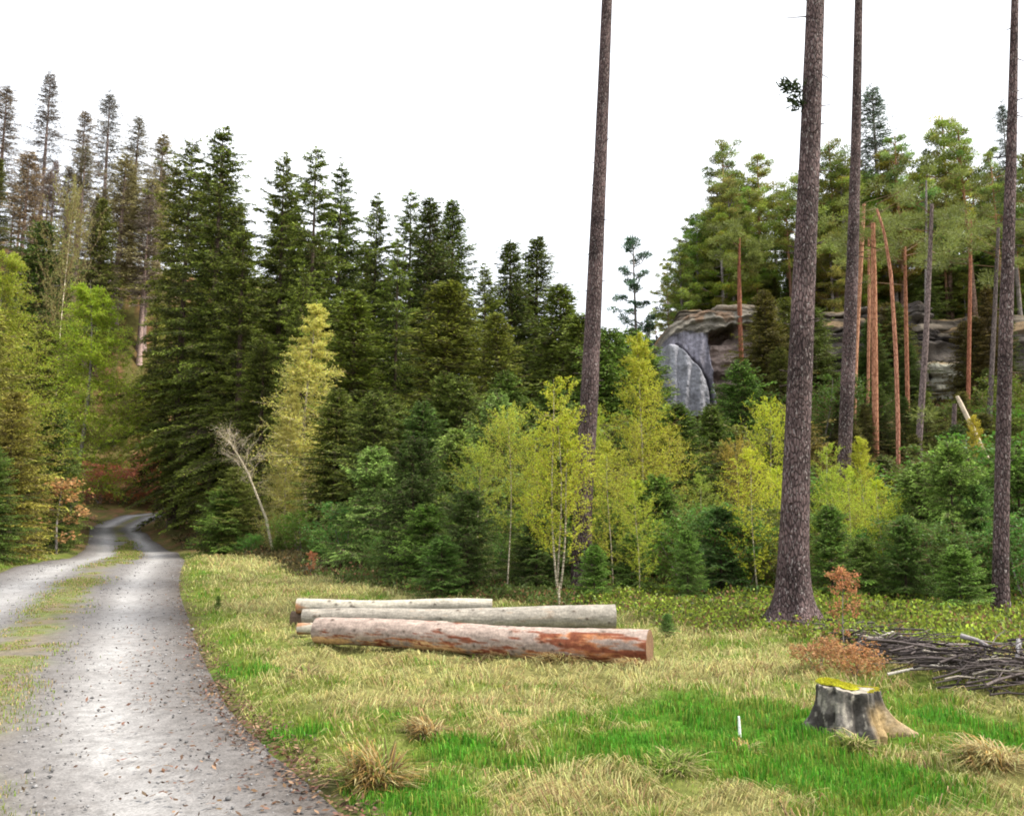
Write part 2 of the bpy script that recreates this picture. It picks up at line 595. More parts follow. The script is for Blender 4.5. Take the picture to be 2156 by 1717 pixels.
def trunk_mesh(name, H, r0, rng, mat, bend=.0, k=10, flare=1.35, topr=.012, ns=22):
    t = np.linspace(0, 1, ns)
    ph = rng.uniform(0, 6.28)
    P = np.stack([bend * H * np.sin(t * 2.6 + ph) - bend * H * np.sin(ph), bend * H * .7 * np.cos(t * 2.1 + ph) - bend * H * .7 * np.cos(ph), t * H], -1)
    R = r0 * (1 - t) ** .85 + topr
    R = R * (1 + (flare - 1) * np.exp(-t * H / .5))
    P[0, 2] = -.25
    mb = MB()
    add_tube(mb, P, R, k, 0)
    return mb, P, t


def interp_path(P, z):
    return np.stack([np.interp(z, P[:, 2], P[:, 0]), np.interp(z, P[:, 2], P[:, 1]), z], -1)


def make_spruce(name, H, R, seed, start=.04, whorl=.42, per=6, q=(.20, .055), dens=1.0, base=(.045, .062, .014), irr=.25, tip=(.15, .18, .028), bare_in=.12, m_tr=None, r0=None, dead=0.0, droop=.38, inter=.6, fan=.36, taper=0.0):
    rng = np.random.default_rng(seed)
    mb, P, t = trunk_mesh(name, H, r0 or H * .0115 + .01, rng, None, .004)
    tr = mb.build('trunk', [m_tr or M_bark_bg], True)
    cb = MB()
    z = H * start
    rows = []
    lump = rng.uniform(0, 6.28, 4)
    while z < H * .985:
        f = z / H
        n = per + rng.integers(-1, 2)
        a0 = rng.uniform(0, 6.28)
        for i in range(n):
            rows.append((z + rng.normal() * whorl * .42, a0 + i * 6.283 / n + rng.normal() * .2, 1.0))
        for i in range(int(n * inter)):
            rows.append((z + rng.uniform(0, whorl), rng.uniform(0, 6.28), .6))
        z += whorl * (1.0 - .68 * f) * rng.uniform(.8, 1.2)
    TA, TB, NP, ND, NL, NC = [], [], [], [], [], []
    for (z, a, k) in rows:
        f = np.clip(z / H, 0, .995)
        prof = (1 - f) ** .62 * (1 if f > .12 else .75 + f * 2) * (1 - taper * (1 - min(1, f / .22))) * (1 + .10 * math.sin(f * 23 + lump[2]))
        L = R * prof * k * (1 + irr * rng.normal() * .8) * (1 + .15 * math.sin(2 * a + lump[0] + f * 5) + .10 * math.sin(3 * a + lump[1] - f * 9)) + .12
        if L < .08:
            continue
        e = np.array([math.cos(a), math.sin(a), 0]); s_ = np.array([-math.sin(a), math.cos(a), 0])
        c1 = .75 * f ** 1.5 - .04 + rng.normal() * .13
        c2 = droop * (1 - f * .7)
        c3 = .16 * (1 - f)
        o = interp_path(P, np.array([z]))[0]

        def pt(s):
            s = np.asarray(s)[:, None]
            return o + e * L * s + np.array([0, 0, 1.0]) * L * (c1 * s - c2 * s ** 2 + c3 * s ** 3)
        ss = np.linspace(0, 1, 5)
        pp = pt(ss)
        TA.append(pp[:-1]); TB.append(pp[1:])
        nb = max(4, int((5 + L * 7) * dens))
        sb = np.sort(rng.uniform(bare_in, 1, nb))
        sg = np.where(np.arange(nb) % 2 == 0, 1, -1)
        b0 = pt(sb)
        bl = (.10 + fan * L * (1 - sb) ** .6 * np.minimum(1, sb * 3 + .3)) * rng.uniform(.7, 1.2, nb)
        bl = np.minimum(bl, 1.25)
        bd = norm(e * .75 + s_ * sg[:, None] * .8 + np.array([0, 0, 1]) * (-.32 * (1 - f) + rng.normal(size=(nb, 1)) * .12))
        TA.append(b0); TB.append(b0 + bd * bl[:, None])
        mm = np.maximum(2, (bl / (q[0] * .34) * dens).astype(int))
        idx = np.repeat(np.arange(nb), mm)
        uu = rng.uniform(0, 1, len(idx))
        p = b0[idx] + bd[idx] * (bl[idx] * uu)[:, None]
        d = bd[idx] * .9 + rng.normal(size=(len(idx), 3)) * .28 + np.array([0, 0, -.45 * (1 - f)])
        NP.append(p); ND.append(d); NL.append(q[0] * rng.uniform(.6, 1.25, len(idx)))
        tipw = np.clip(uu * .6 + sb[idx] * .5 - .3, 0, 1)[:, None]  # needles painted darker inward, brighter at tips: new growth plus lit-bough contrast
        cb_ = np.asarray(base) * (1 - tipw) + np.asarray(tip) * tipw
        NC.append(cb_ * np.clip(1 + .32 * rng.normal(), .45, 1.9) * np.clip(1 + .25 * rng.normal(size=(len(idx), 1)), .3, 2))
        # axis needles
        na = max(3, int(L / (q[0] * .5)))
        sa = rng.uniform(bare_in, 1, na)
        p = pt(sa)
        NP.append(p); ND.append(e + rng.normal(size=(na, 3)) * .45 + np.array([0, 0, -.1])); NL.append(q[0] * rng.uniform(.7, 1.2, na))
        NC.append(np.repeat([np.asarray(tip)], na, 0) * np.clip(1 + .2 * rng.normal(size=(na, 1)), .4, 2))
    NP, ND, NL, NC = map(np.concatenate, (NP, ND, NL, NC))
    if dead:
        keep = (rng.uniform(size=len(NP)) > dead * (1 - NP[:, 2] / H * .6)) 
        NP, ND, NL, NC = NP[keep], ND[keep], NL[keep], NC[keep]
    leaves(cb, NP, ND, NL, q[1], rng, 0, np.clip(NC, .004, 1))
    TA, TB = np.concatenate(TA), np.concatenate(TB)
    ribbons(cb, TA, TB, .012 + H * .0008, rng, 1, (.10, .07, .05))
    # leader
    n = 40
    zz = rng.uniform(H * .93, H * 1.01, n)
    leaves(cb, interp_path(P, np.minimum(zz, H)), rng.normal(size=(n, 3)) * .6 + np.array([0, 0, .8]), q[0], q[1], rng, 0, colvar(rng, n, tip))
    return [('trunk', tr), ('crown', cb.build('crown', [M_needle, M_twig]))], H


def make_pine(name, H, R, seed, cf=.42, nl=22, clump=.50, per=130, base=(.20, .22, .06), q=(.22, .06), m_tr=None, bend=.008, r0=None, flat=.5):
    rng = np.random.default_rng(seed)
    mb, P, t = trunk_mesh(name, H, r0 or H * .0095, rng, None, bend, topr=.03)
    cb = MB()
    NP, ND, NC = [], [], []
    TA, TB = [], []
    for i in range(nl):
        f = max(0.0, (i + rng.uniform(-.3, .6)) / nl)
        z = H * (1 - cf + cf * .96 * f)
        a = i * 2.4 + rng.normal() * .4
        L = R * (1 - .75 * f ** 1.6) * rng.uniform(.55, 1.15) * (.65 + .35 * min(1, f * 4))
        e = np.array([math.cos(a), math.sin(a), 0])
        o = interp_path(P, np.array([z]))[0]
        rise = rng.uniform(.05, .35) + .5 * f
        s = np.linspace(0, 1, 5)[:, None]
        path = o + e * L * s + np.array([0, 0, 1.]) * L * (rise * s ** 1.3 + rng.normal() * .06 * np.sin(s * 5))
        path[1:] += rng.normal(size=(4, 3)) * L * .05
        add_tube(mb, path, np.linspace(.035 + .015 * L, .012, 5), 5, 0, (.9, .9, .9), cap=False)
        nc = max(3, int(L * 3.2))
        for c in range(nc):
            sc_ = rng.uniform(.35, 1.05)
            pc = np.array([np.interp(sc_, s[:, 0], path[:, k]) for k in range(3)]) + rng.normal(size=3) * np.array([.3, .3, .12]) * L * .4
            TA.append(np.array([np.interp(max(0, sc_ - .25), s[:, 0], path[:, k]) for k in range(3)])); TB.append(pc)
            rr = clump * rng.uniform(.6, 1.25)
            d = norm(rng.normal(size=(per, 3)))
            p = pc + d * rng.uniform(.1, 1, (per, 1)) ** .6 * rr * np.array([1, 1, flat])
            NP.append(p); ND.append(d * .7 + np.array([0, 0, .45]) + rng.normal(size=(per, 3)) * .35)
            b = np.asarray(base) * (1 + .28 * rng.normal()) * (1 + .10 * rng.normal(size=3))
            NC.append(np.clip(b * np.clip(1 + .25 * rng.normal(size=(per, 1)), .3, 2), .01, 1))
    for i in range(8):   # dead stubs
        z = H * rng.uniform(.2, max(.25, 1 - cf))
        a = rng.uniform(0, 6.28)
        o = interp_path(P, np.array([z]))[0]
        TA.append(o); TB.append(o + np.array([math.cos(a), math.sin(a), rng.uniform(-.3, .3)]) * rng.uniform(.3, 1.1))
    NP, ND, NC = map(np.concatenate, (NP, ND, NC))
    leaves(cb, NP, ND, q[0] * rng.uniform(.6, 1.2, len(NP)), q[1], rng, 0, NC)
    ribbons(cb, np.array(TA), np.array(TB), .035, rng, 1, (.22, .12, .07))
    return [('trunk', mb.build('trunk', [m_tr or M_bark_pine], True)), ('crown', cb.build('crown', [M_pine, M_twig]))], H


def make_broad(name, H, R, seed, start=.12, nbr=70, asc=.9, prof='egg', leaf=.05, lpt=7, tpb=9, base=(.30, .33, .045), m_tr=None, r0=None, stems=1, twigc=(.16, .10, .06), lean=0, hang=0, var=.22, leafw=.62, tw=.006, coneexp=.8):
    rng = np.random.default_rng(seed)
    mb = MB()
    cb = MB()
    A, B, NP, ND = [], [], [], []
    for st in range(stems):
        hh = H * (1 if st == 0 else rng.uniform(.7, .95))
        aa = rng.uniform(0, 6.28)
        sp = 0 if stems == 1 else R * rng.uniform(.25, .6)
        t = np.linspace(0, 1, 16)
        ph = rng.uniform(0, 6.28)
        P = np.stack([math.cos(aa) * sp * t ** .8 + .012 * hh * np.sin(t * 5 + ph) + lean * hh * t ** 1.4, math.sin(aa) * sp * t ** .8 + .012 * hh * np.cos(t * 4 + ph) - .012 * hh * math.cos(ph), t * hh], -1)
        P[0, 2] = -.12
        add_tube(mb, P, (r0 or H * .0065 + .006) * (1 - t) ** .9 + .003, 7)
        n_ = int(nbr / stems ** .6)
        for i in range(n_):
            f = start + (1 - start) * rng.uniform(0, 1) ** .9 * .97
            g = (f - start) / (1 - start)
            if prof == 'egg':
                pr = math.sin(math.pi * min(1, .12 + g * .88)) ** .7 * (1 - .35 * g) + .08
            elif prof == 'cone':
                pr = (1 - g) ** coneexp * (.75 + .25 * min(1, g * 5)) + .05
            else:
                pr = .85 * (1 - g ** 3) + .1
            L = R * pr * rng.uniform(.6, 1.15)
            a = rng.uniform(0, 6.28)
            e = np.array([math.cos(a), math.sin(a), 0])
            o = interp_path(P, np.array([f * hh]))[0]
            ak = asc * rng.uniform(.7, 1.3)
            s = np.linspace(0, 1, 5)[:, None]
            path = o + e * L * s + np.array([0, 0, 1.]) * L * (ak * s - hang * s ** 2)
            path[1:] += rng.normal(size=(4, 3)) * L * .04
            A.append(path[:-1]); B.append(path[1:])
            sb = rng.uniform(.2, 1, tpb)
            b0 = np.stack([np.interp(sb, s[:, 0], path[:, k]) for k in range(3)], -1)
            bd = norm(e * .6 + rng.normal(size=(tpb, 3)) * .6 + np.array([0, 0, ak * .5 - hang * .6]))
            bl = L * .33 * rng.uniform(.4, 1.2, tpb) + .04
            b1 = b0 + bd * bl[:, None]
            A.append(b0); B.append(b1)
            idx = np.repeat(np.arange(tpb), lpt)
            uu = rng.uniform(.1, 1.05, (len(idx), 1))
            NP.append(b0[idx] + (b1 - b0)[idx] * uu + rng.normal(size=(len(idx), 3)) * leaf * .35)
            ND.append(rng.normal(size=(len(idx), 3)) + np.array([0, 0, .2 - hang]))
    A, B = np.concatenate(A), np.concatenate(B)
    ribbons(cb, A, B, tw, rng, 1, twigc)
    if lpt:
        NP, ND = np.concatenate(NP), np.concatenate(ND)
        n = len(NP)
        leaves(cb, NP, ND, leaf * rng.uniform(.6, 1.3, n), leaf * leafw, rng, 0, colvar(rng, n, base, var, .15))
    return [('trunk', mb.build('trunk', [m_tr or M_bark_birch], True)), ('crown', cb.build('crown', [M_leaf, M_twig]))], H


PROTO = {}
PLACED = []


def proto(kind):
    if kind in PROTO:
        return PROTO[kind]
    k, _, v = kind.partition('_')
    v = int(v or 0)
    if k == 'spruce':
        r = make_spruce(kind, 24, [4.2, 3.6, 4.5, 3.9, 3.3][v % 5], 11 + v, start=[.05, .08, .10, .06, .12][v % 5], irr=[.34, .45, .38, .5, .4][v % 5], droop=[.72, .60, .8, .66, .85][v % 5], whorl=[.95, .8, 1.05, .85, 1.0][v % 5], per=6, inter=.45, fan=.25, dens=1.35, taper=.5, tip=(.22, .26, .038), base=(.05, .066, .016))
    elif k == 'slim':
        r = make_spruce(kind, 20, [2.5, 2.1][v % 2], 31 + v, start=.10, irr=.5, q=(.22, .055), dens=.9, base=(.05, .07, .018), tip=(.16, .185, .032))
    elif k == 'thin':                      # sparse, half dead spruce on the hill, haze paleness put into its needle colours
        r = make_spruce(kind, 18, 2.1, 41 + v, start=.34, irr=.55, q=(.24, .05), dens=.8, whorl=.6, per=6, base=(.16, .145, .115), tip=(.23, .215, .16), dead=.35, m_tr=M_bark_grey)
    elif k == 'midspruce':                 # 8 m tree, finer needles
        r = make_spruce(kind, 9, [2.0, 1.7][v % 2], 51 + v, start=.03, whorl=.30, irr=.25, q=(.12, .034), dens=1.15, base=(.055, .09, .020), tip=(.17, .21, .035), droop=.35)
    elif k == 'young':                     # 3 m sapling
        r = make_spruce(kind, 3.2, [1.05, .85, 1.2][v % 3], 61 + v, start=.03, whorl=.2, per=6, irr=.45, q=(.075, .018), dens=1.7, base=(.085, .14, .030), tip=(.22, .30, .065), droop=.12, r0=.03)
    elif k == 'pine':
        r = make_pine(kind, 18, [3.0, 2.5, 3.4][v % 3], 71 + v, cf=[.45, .40, .52][v % 3])
    elif k == 'tallpine':
        r = make_pine(kind, 18, 1.9, 81 + v, cf=.30, nl=16)
    elif k == 'layerpine':
        r = make_pine(kind, 15, 2.6, 91 + v, cf=.72, nl=24, clump=.42, per=90, base=(.07, .11, .05), m_tr=M_bark_grey, flat=.35, q=(.24, .06))
    elif k == 'larch':
        r = make_broad(kind, 12, 2.3, 101 + v, start=.04, nbr=340, asc=.35, prof='cone', leaf=.060, lpt=10, tpb=15, base=(.47, .46, .12), r0=.09, hang=.15, twigc=(.36, .31, .2), tw=.014, coneexp=.88)
    elif k == 'lime':
        r = make_broad(kind, 11, 2.6, 111 + v, start=.16, nbr=260, asc=.12, prof='cone', leaf=.072, lpt=15, tpb=14, leafw=.4, coneexp=.65, base=(.30, .38, .035), r0=.09, hang=.1, tw=.012, m_tr=M_bark_grey)
    elif k == 'birch':
        r = make_broad(kind, 4.4, [1.05, .85, .95][v % 3], 121 + v, start=[.3, .2, .12][v % 3], nbr=[85, 80, 95][v % 3], asc=1.0, leaf=.034, lpt=11, tpb=11, base=(.44, .49, .06), stems=[1, 3, 1][v % 3], r0=.018)
    elif k == 'tallbirch':
        r = make_broad(kind, 7, 1.35, 131 + v, start=.12, nbr=210, asc=1.0, prof='cone', leaf=.040, lpt=10, tpb=12, base=(.44, .48, .06), r0=.03, tw=.008)
    elif k == 'beech':
        r = make_broad(kind, 1.3, .42, 141 + v, start=.15, nbr=34, asc=.6, leaf=.05, lpt=6, tpb=5, base=(.40, .22, .105), m_tr=M_bark_grey, r0=.012, var=.4)
    elif k == 'beechlow':
        r = make_broad(kind, .62, .5, 146 + v, start=.05, nbr=46, asc=.5, prof='full', leaf=.045, lpt=5, tpb=5, base=(.40, .22, .105), m_tr=M_bark_grey, stems=3, r0=.006, var=.4, tw=.003)
    elif k == 'fullpine':
        r = make_pine(kind, 16, [2.7, 3.2][v % 2], 191 + v, cf=.80, nl=46, clump=.55, per=120, base=(.18, .20, .05), q=(.22, .058), m_tr=M_bark_grey)
    elif k == 'bare':
        r = make_broad(kind, 5, 1.0, 151 + v, start=.2, nbr=110, asc=1.1, leaf=.045, lpt=1, tpb=10, base=(.34, .30, .14), twigc=(.36, .31, .24), r0=.035, lean=-.42, tw=.010)
    elif k == 'redshrub':
        r = make_broad(kind, 3.2, 1.7, 161 + v, start=.05, nbr=110, asc=.9, prof='full', leaf=.10, lpt=2, tpb=10, base=(.30, .13, .07), twigc=(.30, .15, .11), stems=4, m_tr=M_bark_grey, tw=.02)
    elif k == 'shrub':
        r = make_broad(kind, 1.6, .8, 171 + v, start=.05, nbr=70, asc=.8, prof='full', leaf=.045, lpt=7, tpb=8, base=(.13, .19, .04), stems=3, m_tr=M_bark_grey, r0=.012)
    elif k == 'olive':                     # drooping olive conifer in leaf
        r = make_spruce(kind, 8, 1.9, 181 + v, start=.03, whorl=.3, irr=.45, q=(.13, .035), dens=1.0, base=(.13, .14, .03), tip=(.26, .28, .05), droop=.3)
    PROTO[kind] = r
    return r


NAMES = dict(spruce='spruce_tree', slim='spruce_tree', thin='spruce_tree', midspruce='spruce_tree', young='spruce_sapling', pine='pine_tree', tallpine='pine_tree',
             layerpine='pine_tree', larch='larch_tree', lime='larch_tree', birch='birch_tree', tallbirch='birch_tree', beech='beech_sapling', beechlow='beech_sapling', fullpine='pine_tree', bare='birch_tree',
             redshrub='shrub', shrub='shrub', olive='spruce_tree')
prng = random.Random(5)


def tree(kind, px, ytop, Y, label, group=None, tint=(1, 1, 1), wf=1.0, rot=None, cat=None, tilt=0.0, ttint=(1, 1, 1), maxh=None):
    parts, H = proto(kind)
    k0 = kind.partition('_')[0]
    for _ in range(40):
        top = at(px, ytop, Y)
        x = top[0]
        if k0 in ('thin', 'slim') and px < 420 and top[2] - gz(x, Y) > 25 and Y < 135:
            Y += 2.0
        elif Y > 24 and px < 420 and float(road_dist(np.array([x]), np.array([float(Y)]))[0][0]) < .9:
            Y += 1.0
        else:
            break
    z = gz(x, Y)
    h = max(.3, top[2] - z)
    if maxh:
        h = min(h, maxh)
    k = kind.partition('_')[0]
    root = bpy.data.objects.new(NAMES[k], None)
    root.empty_display_size = .3
    COL.objects.link(root)
    root.location = (x, Y, z - .02)
    s = h / H
    root.scale = (s * wf, s * wf, s)
    root.rotation_euler = (0, tilt, prng.uniform(0, 6.28) if rot is None else rot)
    for nm, me in parts:
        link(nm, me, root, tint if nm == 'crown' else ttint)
    cats = dict(spruce_tree='spruce tree', pine_tree='pine tree', larch_tree='larch tree', birch_tree='birch tree', spruce_sapling='sapling', beech_sapling='sapling', shrub='shrub')
    tag(root, label, cat or cats[NAMES[k]], group)
    PLACED.append((label, px, root))
    return root


build_ground()
build_road()

# ------------------------------------------------------------------ the four tall bare trunks in front
def px_trunk(pts, Y, base_py, flare, label, seed, mat=M_bark_spruce, extra_twigs=()):
    rng = np.random.default_rng(seed)
    P = [at(x, y, Y) for x, y, w in pts]
    Rr = [w / 2 / FPX * Y for x, y, w in pts]
    b = P[-1]
    gx = b[0] + (P[-1][0] - P[-2][0]) * .2
    z0 = gz(gx, Y)
    low = np.array([gx, Y, z0 - .15])
    d = norm(P[0] - P[1])
    P = [P[0] + d * 12] + P + [low]
    Rr = [.04] + Rr + [Rr[-1] * 1.08]
    P = np.array(P)[::-1]
    Rr = np.array(Rr)[::-1]
    z = np.concatenate([np.linspace(P[0, 2], P[0, 2] + 1.2, 16), np.linspace(P[0, 2] + 1.3, P[-1, 2], 70)])
    PP = np.stack([np.interp(z, P[:, 2], P[:, 0]), np.interp(z, P[:, 2], P[:, 1]), z], -1)
    RR = np.interp(z, P[:, 2], Rr)
    RR = RR * (1 + flare * np.exp(-(z - z0) / .28))
    k = 28
    th = np.arange(k) / k * 6.283
    wob = 1 + .035 * fbm(np.cos(th)[None] * 2.5, np.sin(th)[None] * 2.5, z[:, None] * 1.6, 3, seed) + flare * .45 * np.exp(-(z[:, None] - z0) / .25) * np.sin(th[None] * 5 + seed) 
    root = bpy.data.objects.new('spruce_tree', None)
    COL.objects.link(root)
    root.location = (gx, Y, z0)
    mb = MB()
    off = np.array([gx, Y, z0])
    add_tube(mb, PP - off, RR, k, 0, wob=wob)
    # short dead stubs on the bark
    for i in range(26):
        zz = rng.uniform(1.0, 11)
        c = np.array([np.interp(zz, (PP - off)[:, 2], (PP - off)[:, j]) for j in range(3)])
        r_ = np.interp(zz, (PP - off)[:, 2], RR)
        a = rng.uniform(0, 6.28)
        e = np.array([math.cos(a), math.sin(a), rng.uniform(-.2, .3)])
        add_tube(mb, np.array([c + e * r_ * .9, c + e * (r_ + rng.uniform(.03, .16) * (1 + (zz > 4) * rng.uniform(0, 1.4)))]), [.012, .006], 5, 0)
    link('trunk', mb.build('trunk', [mat], True), root)
    cb = MB()
    for (x, y, n, sz) in extra_twigs:
        c = at(x, y, Y) - off
        zt = c[2] - .15
        tr = np.array([np.interp(zt, (PP - off)[:, 2], (PP - off)[:, j]) for j in range(3)])
        ribbons(cb, tr[None], c[None], .03, rng, 1, (.1, .07, .05))
        p = tr + (c - tr) * rng.uniform(.45, 1.15, (n, 1)) + rng.normal(size=(n, 3)) * sz * .35
        leaves(cb, p, (c - tr) + rng.normal(size=(n, 3)) * .3, .12, .035, rng, 0, colvar(rng, n, (.05, .07, .03)))
    # living crown high above the frame
    H = (PP - off)[-1, 2]
    NP, ND, TA, TB = [], [], [], []
    for i in range(130):
        zz = H * rng.uniform(.62, .995)
        f = (zz / H - .6) / .4
        c = np.array([np.interp(zz, (PP - off)[:, 2], (PP - off)[:, j]) for j in range(3)])
        a = rng.uniform(0, 6.28)
        L = 1.5 * (1 - f) + .25
        e = np.array([math.cos(a), math.sin(a), -.25])
        TA.append(c); TB.append(c + e * L)
        m_ = 60
        p = c + e * L * rng.uniform(.15, 1, (m_, 1)) + rng.normal(size=(m_, 3)) * .14
        NP.append(p); ND.append(e + rng.normal(size=(m_, 3)) * .5)
    NP, ND = np.concatenate(NP), np.concatenate(ND)
    leaves(cb, NP, ND, .2, .05, rng, 0, colvar(rng, len(NP), (.05, .07, .025)))
    ribbons(cb, np.array(TA), np.array(TB), .03, rng, 1, (.1, .07, .05))
    link('crown', cb.build('crown', [M_needle, M_twig]), root)
    tag(root, label, 'spruce tree', 'tall bare trunks in the clearing')


px_trunk([(1278, 0, 24), (1266, 300, 28), (1252, 600, 34), (1240, 850, 38), (1226, 1080, 40)], 19.5, 1240, .35, 'tall bare dark trunk rising out of the yellow birches behind the logs', 3)
px_trunk([(1717, 0, 39), (1706, 300, 44), (1692, 600, 48), (1680, 900, 53), (1671, 1150, 61), (1669, 1270, 68)], 13.4, 1300, .85,
         'thickest dark rough trunk with flared roots, behind the mossy stump', 4, extra_twigs=[(1662, 180, 170, .16), (1672, 215, 110, .13)])
px_trunk([(1808, 0, 17), (1802, 300, 21), (1795, 550, 25), (1785, 800, 29), (1775, 1040, 27)], 20.5, 1240, .3, 'tall bare trunk just right of the thickest trunk, foot hidden in yellow leaves', 5)
px_trunk([(2137, 0, 15), (2130, 300, 21), (2119, 650, 27), (2110, 1000, 29), (2106, 1250, 31)], 14.6, 1270, .35, 'tall straight dark trunk at the right edge of the clearing', 6)

# ------------------------------------------------------------------ trees by stand
G1 = 'dark spruces of the big stand'
for row in [
    ('spruce_0', 405, 292, 66, 'broad dark spruce beside the road bend, leftmost of the big dark stand', .92, (1.0, .98, .9)),
    ('spruce_1', 470, 268, 62, 'tallest pointed dark spruce of the stand, right of the broad roadside one', 1.05, (.9, .98, .9)),
    ('spruce_4', 372, 345, 77, 'brownish green spruce at the left flank of the big stand', .68, (1.35, 1.15, .9)),
    ('spruce_1', 520, 480, 55, 'lower dark spruce in the notch between the two tallest groups', 1.25, (.9, .95, .8)),
    ('spruce_3', 600, 335, 64, 'dark spruce with lopsided tip, left tip of the second group', .9, (1, 1.05, .9)),
    ('spruce_2', 662, 312, 60, 'tall spruce forming the highest tip of the second group', .9, (1.05, 1.15, .9)),
    ('spruce_4', 716, 348, 63, 'bluish spruce at the right shoulder of the second group', .9, (.9, 1.05, 1.1)),
    ('spruce_1', 790, 412, 62, 'spruce with twin-like ragged tip, left tip of the third group', .85, (1, 1.1, .95)),
    ('spruce_2', 862, 402, 62, 'pointed spruce in the middle of the third group', .8, (1, 1.15, .95)),
    ('slim_0', 910, 420, 60, 'slim dark spruce right of the middle tip of the third group', 1.1, (.8, .9, .85)),
    ('slim_1', 958, 424, 62, 'slim spruce at the right end of the third group', 1.1, (.95, 1.1, 1.0)),
    ('slim_0', 1070, 508, 60, 'dark spruce with narrow tip, left of the low pair', 1.2, (.85, .95, .9)),
    ('slim_1', 1126, 500, 62, 'thin tipped spruce, right of the low pair', 1.3, (1, 1.05, 1.0)),
    ('spruce_1', 1020, 560, 52, 'rounded spruce filling the dip between the third group and the low pair', .9, (1.2, 1.25, 1.0)),
    ('slim_0', 1186, 600, 56, 'low green spruce at the right end of the big stand', 1.9, (1.35, 1.45, 1.1)),
    ('slim_1', 1222, 660, 50, 'lowest spruce of the stand, beside the leftmost bare trunk', 2.0, (1.3, 1.4, 1.0)),
    ('spruce_2', 835, 500, 47, 'open spruce with a reddish trunk showing below, in front of the third group', .72, (1.15, 1.3, 1.0)),
    ('slim_1', 745, 620, 46, 'bright tipped spruce in front of the gap between second and third groups', 2.1, (1.35, 1.45, 1.0)),
    ('slim_0', 945, 590, 44, 'olive green spruce in front of the right of the third group', 2.0, (1.5, 1.4, 1.0)),
    ('slim_1', 1050, 660, 42, 'olive green conical spruce above the pale young pine tops', 1.7, (1.6, 1.5, 1.1)),
    ('spruce_0', 560, 700, 52, 'dark spruce low behind the yellow larch, left of it', 1.4, (.8, .85, .7)),
    ('spruce_3', 462, 600, 60, 'black-green spruce low over the road bend', 1.1, (.7, .75, .6)),
    ('spruce_1', 335, 600, 108, 'dark spruce with long sagging branches at the bank left of the stand', .75, (.95, .95, .7)),
    ('spruce_0', 640, 560, 50, 'green spruce directly behind the tip of the yellow larch', .9, (1.1, 1.2, .85)),
]:
    tree(row[0], row[1], row[2], row[3], row[4], G1, row[6], row[5])
r_ = random.Random(3)
for i in range(26):   # stand depth behind the named ones
    px = 440 + i * 31 + r_.uniform(-12, 12)
    sky_y = np.interp(px, [300, 400, 480, 540, 600, 720, 780, 960, 1020, 1120, 1230], [330, 330, 330, 560, 400, 400, 470, 470, 600, 560, 690])
    tree(['spruce_0', 'spruce_1', 'slim_0', 'spruce_3', 'spruce_4'][i % 5], px, sky_y + r_.uniform(15, 120), r_.uniform(70, 88),
         'spruce deep in the dark stand', 'spruces deep in the stand', (.95 + r_.uniform(-.1, .3), 1.05, .9), 1.0)
for i in range(12):   # low front fill of the stand
    px = 700 + i * 46 + r_.uniform(-12, 12)
    tree(['midspruce_0', 'midspruce_1'][i % 2], px, r_.uniform(760, 880), r_.uniform(34, 42),
         'half grown spruce below the stand', 'half grown spruces at the foot of the stand', (r_.uniform(.8, 1.3), 1.1, r_.uniform(.8, 1.2)), 1.3)

G2 = 'thin trees on the left hill'
for row in [
    ('thin_0', 14, 185, 104, 'sparse tree at the far left edge of the hilltop', 1.3, (1.1, 1.0, 1.0)),
    ('thin_1', 107, 160, 106, 'tallest sparse ragged spruce on the left hilltop', 1.1, (1.0, 1.0, 1.2)),
    ('thin_2', 235, 200, 104, 'grey sparse spruce right of the tallest on the hilltop', 1.2, (1.0, 1.05, 1.2)),
    ('thin_0', 182, 235, 110, 'thin bare looking tree between the two taller hilltop spruces', 1.1, (1.2, 1.05, 1.0)),
    ('thin_1', 290, 248, 102, 'small topped thin spruce where the hill skyline starts to drop', 1.3, (1.1, 1.1, 1.0)),
    ('thin_2', 342, 285, 98, 'brownish thin spruce at the edge of the big stand skyline', 1.5, (1.3, 1.2, .9)),
    ('thin_0', 60, 320, 96, 'leafless brown tree below the tallest hilltop spruce, left', 1.4, (1.4, 1.1, .8)),
    ('thin_2', 262, 330, 94, 'olive brown spruce in front of the hilltop row, right', 1.8, (1.4, 1.35, .8)),
    ('thin_1', 318, 380, 90, 'olive spruce leaning on the left flank of the big stand', 1.9, (1.5, 1.45, .8)),
    ('slim_0', 100, 470, 90, 'small bluish spruce on the left hill slope', 1.9, (.9, 1.2, 1.1)),
    ('slim_1', 222, 420, 97, 'dark green slim spruce on the left hill, right of the white birch', 1.2, (1.1, 1.05, .8)),
]:
    tree(row[0], row[1], row[2], row[3], row[4], G2, row[6], row[5], ttint=(1.2, 1.0, .95))
tree('birch_0', 152, 400, 92, 'slender white stemmed birch on the left hill slope', None, (.6, .5, 1.4), .45, ttint=(1.6, 1.6, 1.6))
for i in range(24):
    px = -60 + i * 18 + r_.uniform(-8, 8)
    tree(['thin_0', 'thin_1', 'thin_2', 'slim_1'][i % 4], px, 330 + r_.uniform(-20, 130) + max(0, px - 200) * .2, r_.uniform(106, 140),
         'thin brownish tree of the hill wood', 'woods on the left hill', (r_.uniform(.9, 1.3), r_.uniform(.9, 1.2), r_.uniform(.7, 1.2)), 1.1, ttint=(1.6, 1.3, 1.2))
for i in range(9):
    px = -20 + i * 36 + r_.uniform(-10, 10)
    tree('shrub_0', px, 545 + r_.uniform(-10, 50), 100 + r_.uniform(-6, 6), 'bright green hill bush', 'bushes on the left hill', (1.3, 1.2, .8), 1.5, maxh=3.5)

